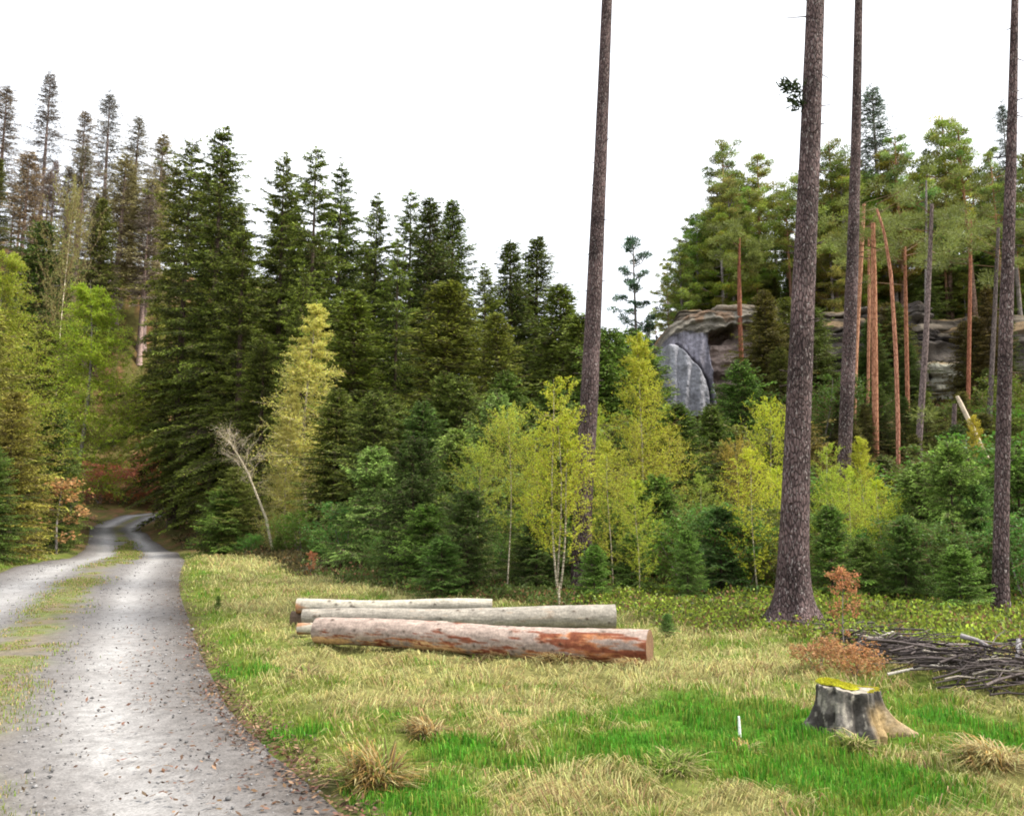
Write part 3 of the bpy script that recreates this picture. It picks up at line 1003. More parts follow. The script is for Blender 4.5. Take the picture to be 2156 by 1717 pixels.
G3 = 'leafy young trees left of the road'
for row in [
    ('lime_0', 188, 590, 62, 'bright lime green larch hanging over the left of the road', 1.3, (1.0, 1.05, .9)),
    ('lime_0', 20, 520, 46, 'yellow green larch at the left edge of the picture', .95, (1.05, .95, 1.1)),
    ('olive_0', 95, 690, 68, 'olive green young spruce between the two bright larches', 1.15, (1.0, 1.05, .9)),
    ('olive_0', -50, 640, 33, 'olive young spruce cut by the left edge of the picture', 1.1, (1.1, 1.0, .9)),
    ('midspruce_0', 120, 850, 48, 'dark green young spruce under the lime larch', 1.1, (1, 1.1, 1.1)),
    ('olive_0', 30, 830, 31, 'brownish olive spruce low beside the left verge', 1.1, (1.15, .95, .8)),
    ('midspruce_1', 150, 960, 52, 'small dark spruce close to the road bend on the left', 1.2, (1.1, 1.1, .8)),
    ('midspruce_0', -10, 940, 27, 'dark green small spruce at the left verge', 1.4, (.9, 1.1, .9)),
    ('midspruce_1', 75, 960, 31, 'small spruce beside the orange beech leaves', 1.2, (1.3, 1.15, .8)),
]:
    tree(row[0], row[1], row[2], row[3], row[4], G3, row[6], row[5])
tree('beech_0', 130, 1010, 29.5, 'orange leaved beech bush among the spruces left of the road', None, (1.1, 1.15, 1.0), 1.5)
for i in range(10):
    tree('redshrub_0', 195 + i * 19 + r_.uniform(-5, 5), 950 + r_.uniform(0, 55), 95 + r_.uniform(-3, 12), 'leafless red brown bank bush', 'red brown bushes behind the road bend', (1.7, 1.3, 1.2), 1.6, maxh=8)
for i in range(8):
    tree('beech_0', 215 + i * 18, 1035 + r_.uniform(-8, 8), 93 + i * .7, 'low rusty bush beyond the road', 'rusty bushes at the road bend', (1.5, 1.3, 1.2), 1.6)

# ---- middle: thicket behind the logs
tree('larch_0', 657, 625, 41, 'tall pale yellow larch with a straight light stem left of the logs', None, (1.25, 1.22, 1.1), 1.3)
tree('larch_0', 612, 800, 40, 'smaller yellow larch leaning against the tall yellow one', None, (1.0, .95, .9), .95)
tree('larch_0', 700, 900, 39, 'short pale larch filling the right side of the tall yellow one', None, (.9, .95, .9), 1.1)
tree('olive_0', 500, 985, 38, 'dull green young spruce between the leaning birch and the road', None, (.9, 1.0, .9), 1.3)


def leaning_birch():
    rng = np.random.default_rng(8)
    Y = 37
    b = at(580, 1130, Y)
    z0 = gz(b[0], Y)
    root = bpy.data.objects.new('birch_tree', None)
    COL.objects.link(root)
    root.location = (b[0], Y, z0)
    off = np.array([b[0], Y, z0])
    P = np.array([at(x, y, Y) for x, y in [(560, 1090), (540, 1040), (520, 990), (500, 955), (480, 925)]]) - off
    P = np.vstack([[[0, 0, -.1]], P])
    mb = MB()
    add_tube(mb, P, np.linspace(.07, .02, 6), 7)
    link('trunk', mb.build('trunk', [M_bark_birch], True), root)
    cb = MB()
    A, B, NP = [], [], []
    for i in range(60):
        s = rng.uniform(2.2, 5)
        o = np.array([np.interp(s, np.arange(6), P[:, k]) for k in range(3)])
        d = np.array([rng.normal() * .5 - .3, rng.normal() * .5, rng.uniform(.2, 1.0)])
        L = rng.uniform(.5, 1.3)
        e = o + norm(d) * L
        A.append(o); B.append(e)
        for k in range(7):
            u = rng.uniform(.3, 1)
            q = o + (e - o) * u
            A.append(q); B.append(q + norm(d + rng.normal(size=3) * .5) * L * .4)
            NP.append(B[-1])
    ribbons(cb, np.array(A), np.array(B), .011, rng, 1, (.40, .34, .26))
    NP = np.repeat(np.array(NP), 2, 0) + rng.normal(size=(len(NP) * 2, 3)) * .07
    leaves(cb, NP, rng.normal(size=NP.shape), .05, .035, rng, 0, colvar(rng, len(NP), (.38, .33, .16)))
    link('crown', cb.build('crown', [M_leaf, M_twig]), root)
    tag(root, 'leafless white stemmed birch leaning left toward the road', 'birch tree')


leaning_birch()

G4 = 'young spruces of the thicket'
for row in [
    ('young_0', 790, 955, 27, 'pale blue green young spruce right of the yellow larch', 1.15, (1.4, 1.5, 1.5)),
    ('young_2', 872, 935, 22, 'blackish dense young spruce in the thicket left of the logs', .85, (.50, .55, .50)),
    ('young_2', 985, 1040, 19, 'dark wide young spruce right behind the left half of the logs', 1.1, (.55, .62, .55)),
    ('young_0', 1130, 1090, 19.5, 'dark young spruce behind the white stemmed birch', 1.3, (.55, .65, .55)),
    ('young_1', 930, 1130, 18, 'low green young spruce at the left foot of the dark one', 1.5, (.7, .95, .7)),
    ('young_0', 1048, 850, 27, 'tall bluish young pine-like spruce top over the birches', .8, (1.3, 1.35, 1.4)),
    ('young_1', 960, 915, 30, 'soft blue green spruce behind the black one', 1.1, (1.4, 1.35, 1.2)),
    ('young_1', 1250, 1150, 16.5, 'small bright green spruce beside the right end of the grey log', 1.2, (.9, 1.2, .7)),
    ('young_2', 1445, 1120, 17, 'green young spruce between the logs and the thickest trunk', .85, (.9, 1.15, .8)),
    ('young_0', 1380, 1010, 22, 'young spruce under the tallest yellow birch', 1.1, (1.0, 1.15, .8)),
    ('midspruce_0', 1560, 765, 33, 'mid sized spruce below the grey cliff', 1.1, (.9, 1.25, 1.0)),
    ('midspruce_1', 1500, 860, 31, 'dark olive spruce left of the one below the cliff', 1.2, (.9, 1.0, .7)),
    ('midspruce_1', 1366, 780, 44, 'dark spruce against the left edge of the grey cliff', .9, (.6, .7, .6)),
    ('midspruce_0', 1640, 890, 30, 'green spruce directly behind the thickest trunk', 1.2, (.85, 1.0, .8)),
    ('young_0', 1995, 945, 17.5, 'tall bluish spruce sapling with a thin dark stem near the right edge', .8, (1.4, 1.5, 1.3)),
    ('young_1', 1930, 985, 18.5, 'blue green spruce sapling left of the tall bluish one', 1.1, (1.4, 1.45, 1.3)),
    ('young_2', 2050, 1030, 17.5, 'wide blue green spruce sapling beside the right trunk', .9, (.9, 1.15, 1.1)),
    ('young_1', 2015, 1150, 14.5, 'short bright green spruce sapling in front of the bluish group', 1.3, (1.1, 1.35, 1.0)),
    ('young_0', 2140, 960, 18.5, 'green spruce sapling cut by the right edge of the picture', 1.1, (1.05, 1.25, 1.0)),
    ('young_2', 1900, 1100, 16.5, 'low dark green sapling right of the yellow birches', 1.0, (.75, .95, .75)),
    ('young_1', 1745, 1070, 16.5, 'small green spruce just right of the thickest trunk', 1.0, (.8, 1.0, .7)),
    ('young_0', 1330, 1130, 18.5, 'dark green sapling below the tallest yellow birch', 1.2, (.8, 1.0, .7)),
    ('young_1', 648, 1165, 27, 'tiny dark sapling at the grassy edge left of the logs', .9, (.7, .8, .6)),
    ('young_0', 460, 1262, 15.8, 'tiny lone spruce seedling in the grass beside the road', .8, (1, 1.1, .8)),
    ('young_1', 1405, 1310, 12.2, 'tiny bluish spruce seedling right of the reddish log end', 1.5, (.9, 1.2, 1.1)),
]:
    tree(row[0], row[1], row[2], row[3], row[4], G4, row[6], row[5])
G5 = 'yellow leaved birches of the thicket'
for row in [
    ('birch_0', 1072, 865, 18.5, 'young birch with a clean white stem right behind the logs', .95, (1, 1, 1)),
    ('birch_1', 1172, 800, 18.0, 'many stemmed bright yellow birch left of the leftmost bare trunk', 1.15, (1.1, 1.05, .8)),
    ('tallbirch_0', 1338, 700, 23, 'tallest yellow birch, right of the leftmost bare trunk', 1.0, (1.05, 1.0, .8)),
    ('birch_2', 1285, 930, 19.5, 'yellow birch wrapping the foot of the leftmost bare trunk', 1.1, (1.0, .95, .9)),
    ('birch_2', 1400, 900, 24, 'brownish yellow birch at the right of the tallest one', 1.2, (.9, .8, .9)),
    ('birch_2', 1585, 945, 17.5, 'bright yellow birch left of the thickest trunk', 1.15, (1.15, 1.1, .7)),
    ('birch_0', 1618, 850, 22, 'thin yellow birch top peeping out left of the thickest trunk', .8, (1.1, 1.1, .7)),
    ('birch_1', 1738, 935, 19.5, 'pale yellow green birch right of the thickest trunk', .9, (.9, 1.0, .9)),
    ('tallbirch_0', 1815, 915, 20, 'slender bright yellow birch right of the second bare trunk', .95, (1.1, 1.05, .8)),
    ('birch_2', 1850, 1010, 18, 'low bright yellow birch at the left of the bluish saplings', 1.1, (1.1, 1.15, .7)),
    ('tallbirch_0', 2045, 870, 29, 'orange yellow birch under the broken white trunk', .8, (1.15, .9, .8)),
    ('birch_2', 1480, 1000, 20, 'olive birch bush between the logs and the thickest trunk', 1.2, (.65, .75, .9)),
    ('tallbirch_0', 1240, 830, 22, 'yellow green birch crown just left behind the leftmost bare trunk', 1.0, (.95, 1.05, .9)),
    ('birch_1', 1120, 900, 22, 'yellow birch crown between the white stem and the many stemmed birch', 1.0, (1.0, 1.05, .8)),
    ('tallbirch_0', 1408, 850, 27, 'tall pale yellow birch between the tallest one and the cliff spruces', 1.1, (.95, 1.0, 1.0)),
    ('birch_2', 1635, 985, 19, 'yellow birch touching the left side of the thickest trunk', 1.0, (1.1, 1.15, .7)),
    ('birch_2', 1778, 985, 17.5, 'yellow green birch in front of the foot of the second bare trunk', 1.0, (1.0, 1.1, .8)),
    ('birch_0', 1010, 940, 21, 'small pale yellow birch at the left end of the yellow group', 1.1, (.9, .95, .9)),
    ('birch_2', 1340, 1010, 18, 'low yellow birch in front of the tallest birch', 1.1, (1.0, 1.05, .8)),
    ('birch_0', 1548, 930, 26, 'pinkish bare looking birch in front of the cliff spruces', .9, (.9, .65, .9)),
]:
    tree(row[0], row[1], row[2], row[3], row[4], G5, row[6], row[5])
for i in range(34):
    px = 480 + i * 51 + r_.uniform(-20, 20)
    Yd = np.interp(px, [480, 640, 900, 1300, 2200], [36, 30, 20, 17.5, 15.5]) + r_.uniform(.5, 6)
    tree(['young_0', 'shrub_0', 'young_2', 'shrub_1'][i % 4], px, np.interp(px, [480, 900, 2200], [1090, 1090, 1110]) + r_.uniform(-60, 60), Yd,
         'low green thicket bush', 'low bushes of the thicket', (r_.uniform(.6, 1.2), r_.uniform(.85, 1.3), r_.uniform(.6, 1.1)), 1.3)
for i in range(26):
    px = 1290 + i * 36 + r_.uniform(-14, 14)
    tree(['midspruce_0', 'shrub_0', 'midspruce_1', 'olive_0'][i % 4], px, 880 + r_.uniform(-30, 110), r_.uniform(25, 38),
         'dark undergrowth tree below the rocks', 'undergrowth on the slope below the rocks', (r_.uniform(.6, 1.1), r_.uniform(.7, 1.1), r_.uniform(.5, .9)), 1.4)

# ---- right: pines around the rocks
def px_pine(pts, Y, label, mat=M_bark_pine, crown=None, seed=1, tint=(1, 1, 1)):
    """a slender pine stem through the given photo points, crown on top"""
    P = np.array([at(x, y, Y) for x, y, w in pts][::-1])
    Rr = np.array([w / 2 / FPX * Y for x, y, w in pts][::-1])
    z0 = gz(P[0, 0], Y)
    off = np.array([P[0, 0], Y, z0])
    P = np.vstack([[[P[0, 0], Y, z0 - .2]], P])
    Rr = np.concatenate([[Rr[0] * 1.15], Rr])
    root = bpy.data.objects.new('pine_tree', None)
    COL.objects.link(root)
    root.location = off
    mb = MB()
    zz = np.linspace(P[0, 2], P[-1, 2], 30)
    PP = np.stack([np.interp(zz, P[:, 2], P[:, 0]), np.interp(zz, P[:, 2], P[:, 1]), zz], -1) - off
    add_tube(mb, PP, np.interp(zz, P[:, 2], Rr), 8)
    rng = np.random.default_rng(seed)
    cb = MB()
    top = PP[-1]
    H = PP[-1, 2]
    NP, ND, NC, TA, TB = [], [], [], [], []
    n = max(1, (crown or 26) // 2)
    for i in range(n):
        o = top - np.array([0, 0, rng.uniform(-.3, H * .22)])
        a = rng.uniform(0, 6.28)
        L = rng.uniform(.5, 2.3)
        pc = o + np.array([math.cos(a) * L, math.sin(a) * L, rng.uniform(.1, .9)])
        TA.append(o); TB.append(pc)
        d = norm(rng.normal(size=(230, 3)))
        NP.append(pc + d * rng.uniform(.1, .55, (230, 1)) * np.array([1, 1, .55])); ND.append(d + np.array([0, 0, .4]))
        NC.append(np.repeat([np.array([.17, .20, .05]) * rng.uniform(.6, 1.3)], 230, 0))
    NP, ND, NC = map(np.concatenate, (NP, ND, NC))
    leaves(cb, NP, ND, .15 * max(1, Y / 42), .036 * max(1, Y / 42) ** 2, rng, 0, NC)
    ribbons(cb, np.array(TA), np.array(TB), .05, rng, 1, (.16, .10, .06))
    link('trunk', mb.build('trunk', [mat], True), root, tint)
    link('crown', cb.build('crown', [M_pine, M_twig]), root)
    tag(root, label, 'pine tree', 'slender stems in front of the rocks')


OR = (1.5, 1.25, 1.1)
M_orange = bark_mat('orange_pine_bark', (.22, .09, .05), (.50, .25, .15), 8, 2, .35)
px_pine([(1819, 430, 8), (1812, 560, 10), (1802, 740, 11), (1797, 880, 11), (1795, 960, 11)], 42, 'pale orange pine stem closest to the second bare trunk', M_orange, seed=1, tint=(1.15, 1.25, 1.3))
px_pine([(1838, 470, 10), (1840, 600, 13), (1842, 800, 14), (1844, 960, 14)], 40, 'brightest orange straight pine stem in the middle of the rocks', M_orange, seed=2)
px_pine([(1829, 500, 5), (1830, 640, 7), (1828, 820, 7), (1826, 900, 7)], 47, 'thin orange stem just left of the brightest one', M_orange, seed=12, crown=16)
px_pine([(1846, 440, 5), (1862, 490, 6), (1876, 580, 8), (1886, 740, 9), (1891, 900, 9), (1891, 1010, 9)], 38, 'curved orange pine stem bending left at its top', M_orange, seed=3, crown=10, tint=(1.1, 1.1, 1.2))
px_pine([(1905, 520, 6), (1908, 700, 9), (1912, 900, 9)], 44, 'thin brown orange stem right of the curved one', M_orange, seed=4, tint=(.8, .75, .75))
px_pine([(1962, 430, 8), (1957, 560, 10), (1948, 740, 13), (1938, 880, 14), (1932, 970, 14)], 36, 'grey brown trunk leaning right in front of the right rocks', M_bark_grey, seed=5, tint=(.7, .6, .6))
px_pine([(1950, 380, 4), (1950, 560, 6), (1948, 700, 6)], 60, 'thin grey pole behind the leaning grey brown trunk', M_bark_grey, seed=13, crown=14)
px_pine([(2044, 460, 6), (2042, 640, 8), (2038, 860, 9)], 48, 'reddish stem in front of the right rocks', M_orange, seed=6, tint=(.7, .6, .6))
px_pine([(2102, 480, 7), (2094, 660, 9), (2084, 860, 11), (2080, 950, 11)], 38, 'grey stem just left of the right edge trunk', M_bark_grey, seed=7, tint=(.55, .5, .5))
px_pine([(2010, 850, 9), (2008, 900, 10), (2004, 980, 10)], 30, 'short dead grey stem beside the broken white trunk', M_bark_grey, seed=9, crown=1, tint=(.5, .42, .42))
px_pine([(1557, 500, 4), (1556, 560, 7), (1557, 640, 10), (1560, 735, 10)], 58, 'red stemmed pine growing in front of the flat rock top', M_orange, seed=10, crown=40, tint=(.6, .5, .5))

G6 = 'pines above the rocks'
for row in [
    ('layerpine_0', 1338, 486, 72, 'lone open pine with flat layers right of the leftmost bare trunk', .95, (1, 1.15, 1.3)),
    ('pine_0', 1525, 300, 68, 'open crowned pine over the cliff, leaning a branch to the left', 1.05, (1, 1.1, 1.0)),
    ('pine_1', 1590, 325, 70, 'yellowish pine right of the open crowned one over the cliff', 1.2, (1.25, 1.25, .9)),
    ('pine_2', 1450, 455, 70, 'round green pine at the left end above the cliff', .9, (1.15, 1.2, .9)),
    ('pine_1', 1655, 395, 66, 'bushy pine left of the thickest trunk', 1.1, (1.1, 1.15, .8)),
    ('pine_0', 1745, 300, 66, 'dark pine between the two tall bare trunks', 1.1, (.9, 1.0, .9)),
    ('thin_1', 1836, 192, 70, 'tallest pointed spruce above the rocks, right of the second bare trunk', 1.4, (.55, .85, .75)),
    ('pine_2', 1885, 280, 66, 'full bluish green pine right of the tallest pointed spruce', 1.0, (1.0, 1.25, 1.2)),
    ('pine_0', 1975, 245, 68, 'yellow green pine with the highest round crown on the right', 1.0, (1.3, 1.35, .9)),
    ('pine_1', 2025, 262, 66, 'round crowned pine beside the highest one on the right', 1.1, (1.15, 1.3, 1.0)),
    ('pine_2', 2085, 310, 64, 'spreading dark pine left of the right edge trunk', .9, (.9, 1.05, .9)),
    ('thin_2', 2112, 222, 66, 'very thin bluish spruce tip beside the right edge trunk', .8, (.6, .9, 1.0)),
    ('pine_0', 2160, 330, 60, 'dark pine cut by the right edge of the picture', 1.1, (.8, .95, .8)),
    ('pine_1', 1700, 370, 62, 'pine hidden mostly behind the thickest trunk', 1.2, (1.0, 1.1, .8)),
    ('pine_2', 1405, 540, 76, 'pale green low pine left of the cliff', .9, (1.35, 1.3, .9)),
]:
    tree(row[0], row[1], row[2], row[3], row[4], G6, row[6], row[5])
for i in range(62):
    px = 1405 + i * 12.8 + r_.uniform(-12, 12)
    sk = np.interp(px, [1400, 1480, 1560, 1650, 1750, 1830, 1960, 2156], [600, 400, 350, 420, 340, 310, 300, 340])
    tree(['fullpine_0', 'pine_1', 'fullpine_1', 'pine_2', 'fullpine_0', 'slim_0'][i % 6], px, sk + [20, 60, 170, 110, 240, 140][i % 6] + r_.uniform(-20, 40), r_.uniform(66, 84),
         'full crowned pine of the rock wood', 'dense wood behind the rocks', (r_.uniform(.85, 1.5), r_.uniform(.95, 1.35), r_.uniform(.6, 1.0)), 1.2)
for i in range(24):
    px = 1430 + i * 9.5 if i < 16 else 1715 + (i - 16) * 14
    sk = np.interp(px, [1430, 1480, 1530, 1600, 1650, 1750, 1830], [500, 420, 340, 370, 420, 330, 310])
    tree(['fullpine_0', 'fullpine_1'][i % 2], px, sk + [10, 70, 130, 40][i % 4], 64 + (i * 5) % 9,
         'broad low branched pine above the rocks', 'dense wood behind the rocks', (r_.uniform(.8, 1.3), r_.uniform(.95, 1.3), r_.uniform(.6, 1.0)), 1.22)
for i in range(18):
    px = 1600 + i * 33 + r_.uniform(-12, 12)
    tree(['midspruce_0', 'fullpine_0', 'midspruce_1'][i % 3], px, 560 + r_.uniform(-60, 70), 66 + r_.uniform(0, 4),
         'bushy spruce on the rock band', 'bushy spruces on the rock band', (r_.uniform(.7, 1.2), r_.uniform(.85, 1.15), .7), 1.4)
for i in range(46):
    px = 1530 + i * 13.8 + r_.uniform(-5, 5)
    if 1730 < px < 1798 or 1928 < px < 2018 or px > 2130:
        ty = 840 + r_.uniform(0, 40)
    elif px < 1600:
        ty = 790 + r_.uniform(0, 60)
    else:
        ty = 700 + 90 * math.sin(i * 1.9) + r_.uniform(-50, 50)
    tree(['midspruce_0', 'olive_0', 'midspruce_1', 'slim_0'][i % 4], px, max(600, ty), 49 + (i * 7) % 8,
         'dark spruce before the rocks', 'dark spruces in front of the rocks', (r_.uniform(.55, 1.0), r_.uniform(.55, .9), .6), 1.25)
for i in range(30):
    px = 1690 + i * 16 + r_.uniform(-6, 6)
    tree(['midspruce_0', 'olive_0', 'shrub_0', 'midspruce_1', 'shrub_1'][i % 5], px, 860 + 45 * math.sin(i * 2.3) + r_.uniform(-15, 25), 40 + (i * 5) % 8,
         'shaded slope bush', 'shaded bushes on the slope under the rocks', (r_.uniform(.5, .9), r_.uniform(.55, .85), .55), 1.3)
for i in range(12):
    px = 1150 + i * 26 + r_.uniform(-8, 8)
    tree(['slim_0', 'pine_1', 'slim_1', 'spruce_0'][i % 4], px, np.interp(px, [1150, 1230, 1300, 1400, 1450], [640, 660, 690, 640, 600]) + r_.uniform(0, 50), r_.uniform(84, 110),
         'distant tree in the gap', 'far trees in the gap', (1.3, 1.4, 1.1), 1.1)
for i in range(5):
    tree('midspruce_0', 1262 + i * 22, 690 + r_.uniform(0, 60), 45 + i, 'green spruce in the hollow', 'spruces in the hollow by the cliff', (1.1, 1.35, 1.0), 1.3)


# ------------------------------------------------------------------ rocks
def lump(mb, c, s, seed, col, e=.45, rough=.16, nrm=46, strata=0.0):
    """rounded block: cube-sphere, super-ellipsoid rounding, layered noise"""
    n = nrm
    g = np.linspace(-1, 1, n)
    A, B = np.meshgrid(g, g, indexing='ij')
    for ax in range(3):
        for sg in (-1, 1):
            p = np.zeros((n, n, 3))
            p[..., ax] = sg
            p[..., (ax + 1) % 3] = A
            p[..., (ax + 2) % 3] = B * sg
            d = norm(p)
            q = np.sign(d) * np.abs(d) ** e
            q = q / np.max(np.abs(q), -1, keepdims=True) ** .35
            w = q * np.asarray(s) + np.asarray(c)
            k = rough * min(s)
            nn = fbm(w[..., 0] * .45, w[..., 1] * .45, w[..., 2] * 1.3, 4, seed) + .35 * (1 - 2 * np.abs(fbm(w[..., 0] * 1.1, w[..., 1] * 1.1, w[..., 2] * 2.0, 4, seed + 2)))
            st = np.abs(vnoise(0 * w[..., 2] + w[..., 0] * .08, 0, w[..., 2] * 1.6, seed + 5))
            q2 = w + d * (nn * k * 1.6)[..., None]
            hv = d.copy(); hv[..., 2] = 0
            q2 = q2 - hv * (strata * sm(1 - st * 5))[..., None]
            cn = fbm(w[..., 0] * .6, w[..., 1] * .6, w[..., 2] * 1.2, 4, seed + 9)
            cc = np.asarray(col[0]) * (1 - sm(cn + .5))[..., None] + np.asarray(col[1]) * sm(cn + .5)[..., None]
            seam = sm(1 - st * 6)[..., None] * (strata > 0)
            cc = cc * (1 - .6 * seam)
            i = np.arange(n - 1)[:, None] * n
            j = np.arange(n - 1)[None]
            Q = np.stack([i + j, i + n + j, i + n + j + 1, i + j + 1], -1).reshape(-1, 4)
            topm = (sm((d[..., 2] - .55) * 4) * sm(.6 + 1.5 * cn))[..., None] * .8
            cc = cc * (1 - topm) + np.array([.17, .11, .05]) * topm
            mb.add(q2.reshape(-1, 3), Q, 0, cc.reshape(-1, 3))


def rock(name, lumps, label, parent=None, **kw):
    mb = MB()
    for l in lumps:
        lump(mb, *l, **kw)
    o = link(name, mb.build(name, [M_rock], True), parent)
    if parent is None:
        tag(o, label, 'rock')
    return o


GREY = ((.13, .125, .15), (.30, .29, .34))
TAN = ((.085, .07, .055), (.20, .17, .135))
PALE = ((.34, .35, .40), (.50, .50, .55))
DARK = ((.035, .03, .028), (.11, .095, .082))


def A3(px, py, Y):
    return tuple(at(px, py, Y))


cliff = bpy.data.objects.new('rock_cliff', None)
COL.objects.link(cliff)
tag(cliff, 'grey sandstone cliff with an overhanging flat cap, left end of the rocks', 'rock', 'sandstone rocks')


def relief(name, px0, px1, pyb, topf, Y, depthf, colf, back=4.0, nu=200, nv=150, parent=None):
    """a rock block with a carved front: closed mesh, front relief towards the camera"""
    u = np.linspace(px0, px1, nu)
    v = np.linspace(0, 1, nv)
    PX = u[None] + 0 * v[:, None]
    PT = topf(u)[None]
    PY = PT + (pyb - PT) * v[:, None]
    K = Y / FPX
    Xw = (PX - W0 / 2) * K * 1.0
    d = depthf(PX, PY)
    t = (H0 / 2 - PY) / FPX
    Zw = EYE + Y * (SP + t * CP) / (CP - t * SP)
    Xw = (PX - W0 / 2) / FPX * Y / (CP - t * SP)
    Zw = Zw + .12 * fbm(Xw * 1.5, Zw * 1.5, 0, 3, 5) * (v[:, None] < .04)
    C = colf(PX, PY, Xw, Zw)
    mb = MB()
    front = np.stack([Xw, Y - d, Zw], -1)
    i = np.arange(nv - 1)[:, None] * nu
    j = np.arange(nu - 1)[None]
    Q = np.stack([i + j, i + nu + j, i + nu + j + 1, i + j + 1], -1).reshape(-1, 4)
    mb.add(front.reshape(-1, 3), Q, 0, C.reshape(-1, 3))

    def skirt(edge, col, n=10):
        w = np.linspace(0, 1, n)[:, None, None]
        bk = edge.copy()
        bk[:, 1] = Y + back
        S = edge[None] * (1 - w) + bk[None] * w
        S[..., 2] = S[..., 2] + .25 * fbm(S[..., 0], S[..., 1], 0, 3, 9) * np.sin(w[..., 0] * 3.1)
        m = edge.shape[0]
        ii = np.arange(n - 1)[:, None] * m
        jj = np.arange(m - 1)[None]
        mb.add(S.reshape(-1, 3), np.stack([ii + jj, ii + m + jj, ii + m + jj + 1, ii + jj + 1], -1).reshape(-1, 4), 0, np.broadcast_to(col, S.shape).reshape(-1, 3))
    skirt(front[0], np.array([.17, .11, .055]))
    skirt(front[:, 0], np.array([.12, .10, .10]))
    skirt(front[:, -1], np.array([.12, .10, .09]))
    return link(name, mb.build(name, [M_rock], True), parent)


def cl_top(u):
    return np.interp(u, [1388, 1398, 1415, 1445, 1480, 1520, 1570, 1620, 1680], [722, 696, 684, 668, 655, 660, 656, 664, 672]) + 5 * fbm(u * .05, 0, 0, 3, 3)


def seg(a, x0, x1, e):
    return sm((a - x0) / e) * sm((x1 - a) / e)


def cl_depth(PX, PY):
    T = cl_top(PX)
    q = PY - T
    capth = np.interp(PX, [1390, 1430, 1480, 1530, 1600, 1680], [16, 26, 48, 30, 26, 24]) + 6 * fbm(PX * .06, 0, 0, 3, 8)
    cap = 1 - sm((q - capth) / 5)
    led = np.abs(((q + 6 * fbm(PX * .02, q * .02, 0, 2, 4)) / 17.0) % 1 - .5) * 2
    d = cap * (1.0 + .16 * sm(led * 1.6 - .3) - .35 * sm(1 - q / 8) + .25 * fbm(PX * .05, q * .12, 0, 3, 14))
    body = 1 - cap
    face = seg(PX, 1380, 1489 + (PY - 720) * .12, 5)
    d = d + body * face * (.95 + .14 * np.sin(PX * .22 + 2 * fbm(PX * .03, PY * .01, 0, 2, 2)) + .10 * fbm(PX * .12, PY * .03, 0, 3, 6))
    cav = seg(PX, 1490, 1548, 12) * (1 - sm((q - capth - 26 - 8 * fbm(PX * .03, 0, 0, 2, 9)) / 6)) * body
    d = d - 1.5 * cav
    crackx = np.interp(PY, [728, 748, 775, 805, 830, 870], [1420, 1440, 1466, 1484, 1490, 1494])
    below = sm((crackx - 3 - PX) / 3) * sm((PY - 730) / 5) * body
    d = d + .35 * below * face
    d = d - .9 * np.exp(-((PX - crackx) / 3.0) ** 2) * sm((PY - 726) / 6) * body * face
    wall = seg(PX, 1489, 1700, 6) * body
    led2 = np.abs(((PY + 10 * fbm(PX * .012, PY * .01, 0, 2, 24)) / 27.0) % 1 - .5) * 2
    d = d + wall * (.25 * sm(led2 * 1.5 - .2) + .5 * fbm(PX * .03, PY * .05, 0, 4, 26))
    d = d - 2.6 * sm((1404 - PX) / 14)
    return d + .05 * fbm(PX * .15, PY * .2, 0, 3, 30)


def cl_col(PX, PY, X, Z):
    T = cl_top(PX)
    q = PY - T
    n1 = fbm(X * .8, Z * 1.6, 0, 4, 41)[..., None]
    n2 = fbm(X * 5, Z * .7, 0, 4, 42)[..., None]
    capc = np.array([.19, .17, .14]) * (1 + .7 * n1)
    rust = .7 * sm(n1 * 3 + .3 - q[..., None] / 22)
    capc = capc * (1 - rust) + np.array([.16, .085, .045]) * rust
    facec = np.array([.21, .20, .235]) * (1 + .9 * n2) * (1 + .3 * n1)
    crackx = np.interp(PY, [728, 748, 775, 805, 830, 870], [1420, 1440, 1466, 1484, 1490, 1494])
    below = (sm((crackx - 2 - PX) / 3) * sm((PY - 730) / 5))[..., None]
    facec = facec * (1 - below) + np.array([.30, .30, .33]) * (1 + .2 * n2 + .2 * n1) * below
    wallc = np.array([.26, .20, .175]) * (1 + .7 * n1) * (1 + .3 * n2)
    w = sm((PX - 1489 - (PY - 720) * .12) / 5)[..., None]
    C = facec * (1 - w) + wallc * w
    cp = (1 - sm((q - np.interp(PX, [1390, 1430, 1480, 1530, 1600, 1680], [16, 26, 48, 30, 26, 24])) / 5))[..., None]
    return np.clip(C * (1 - cp) + capc * cp, .01, .8)


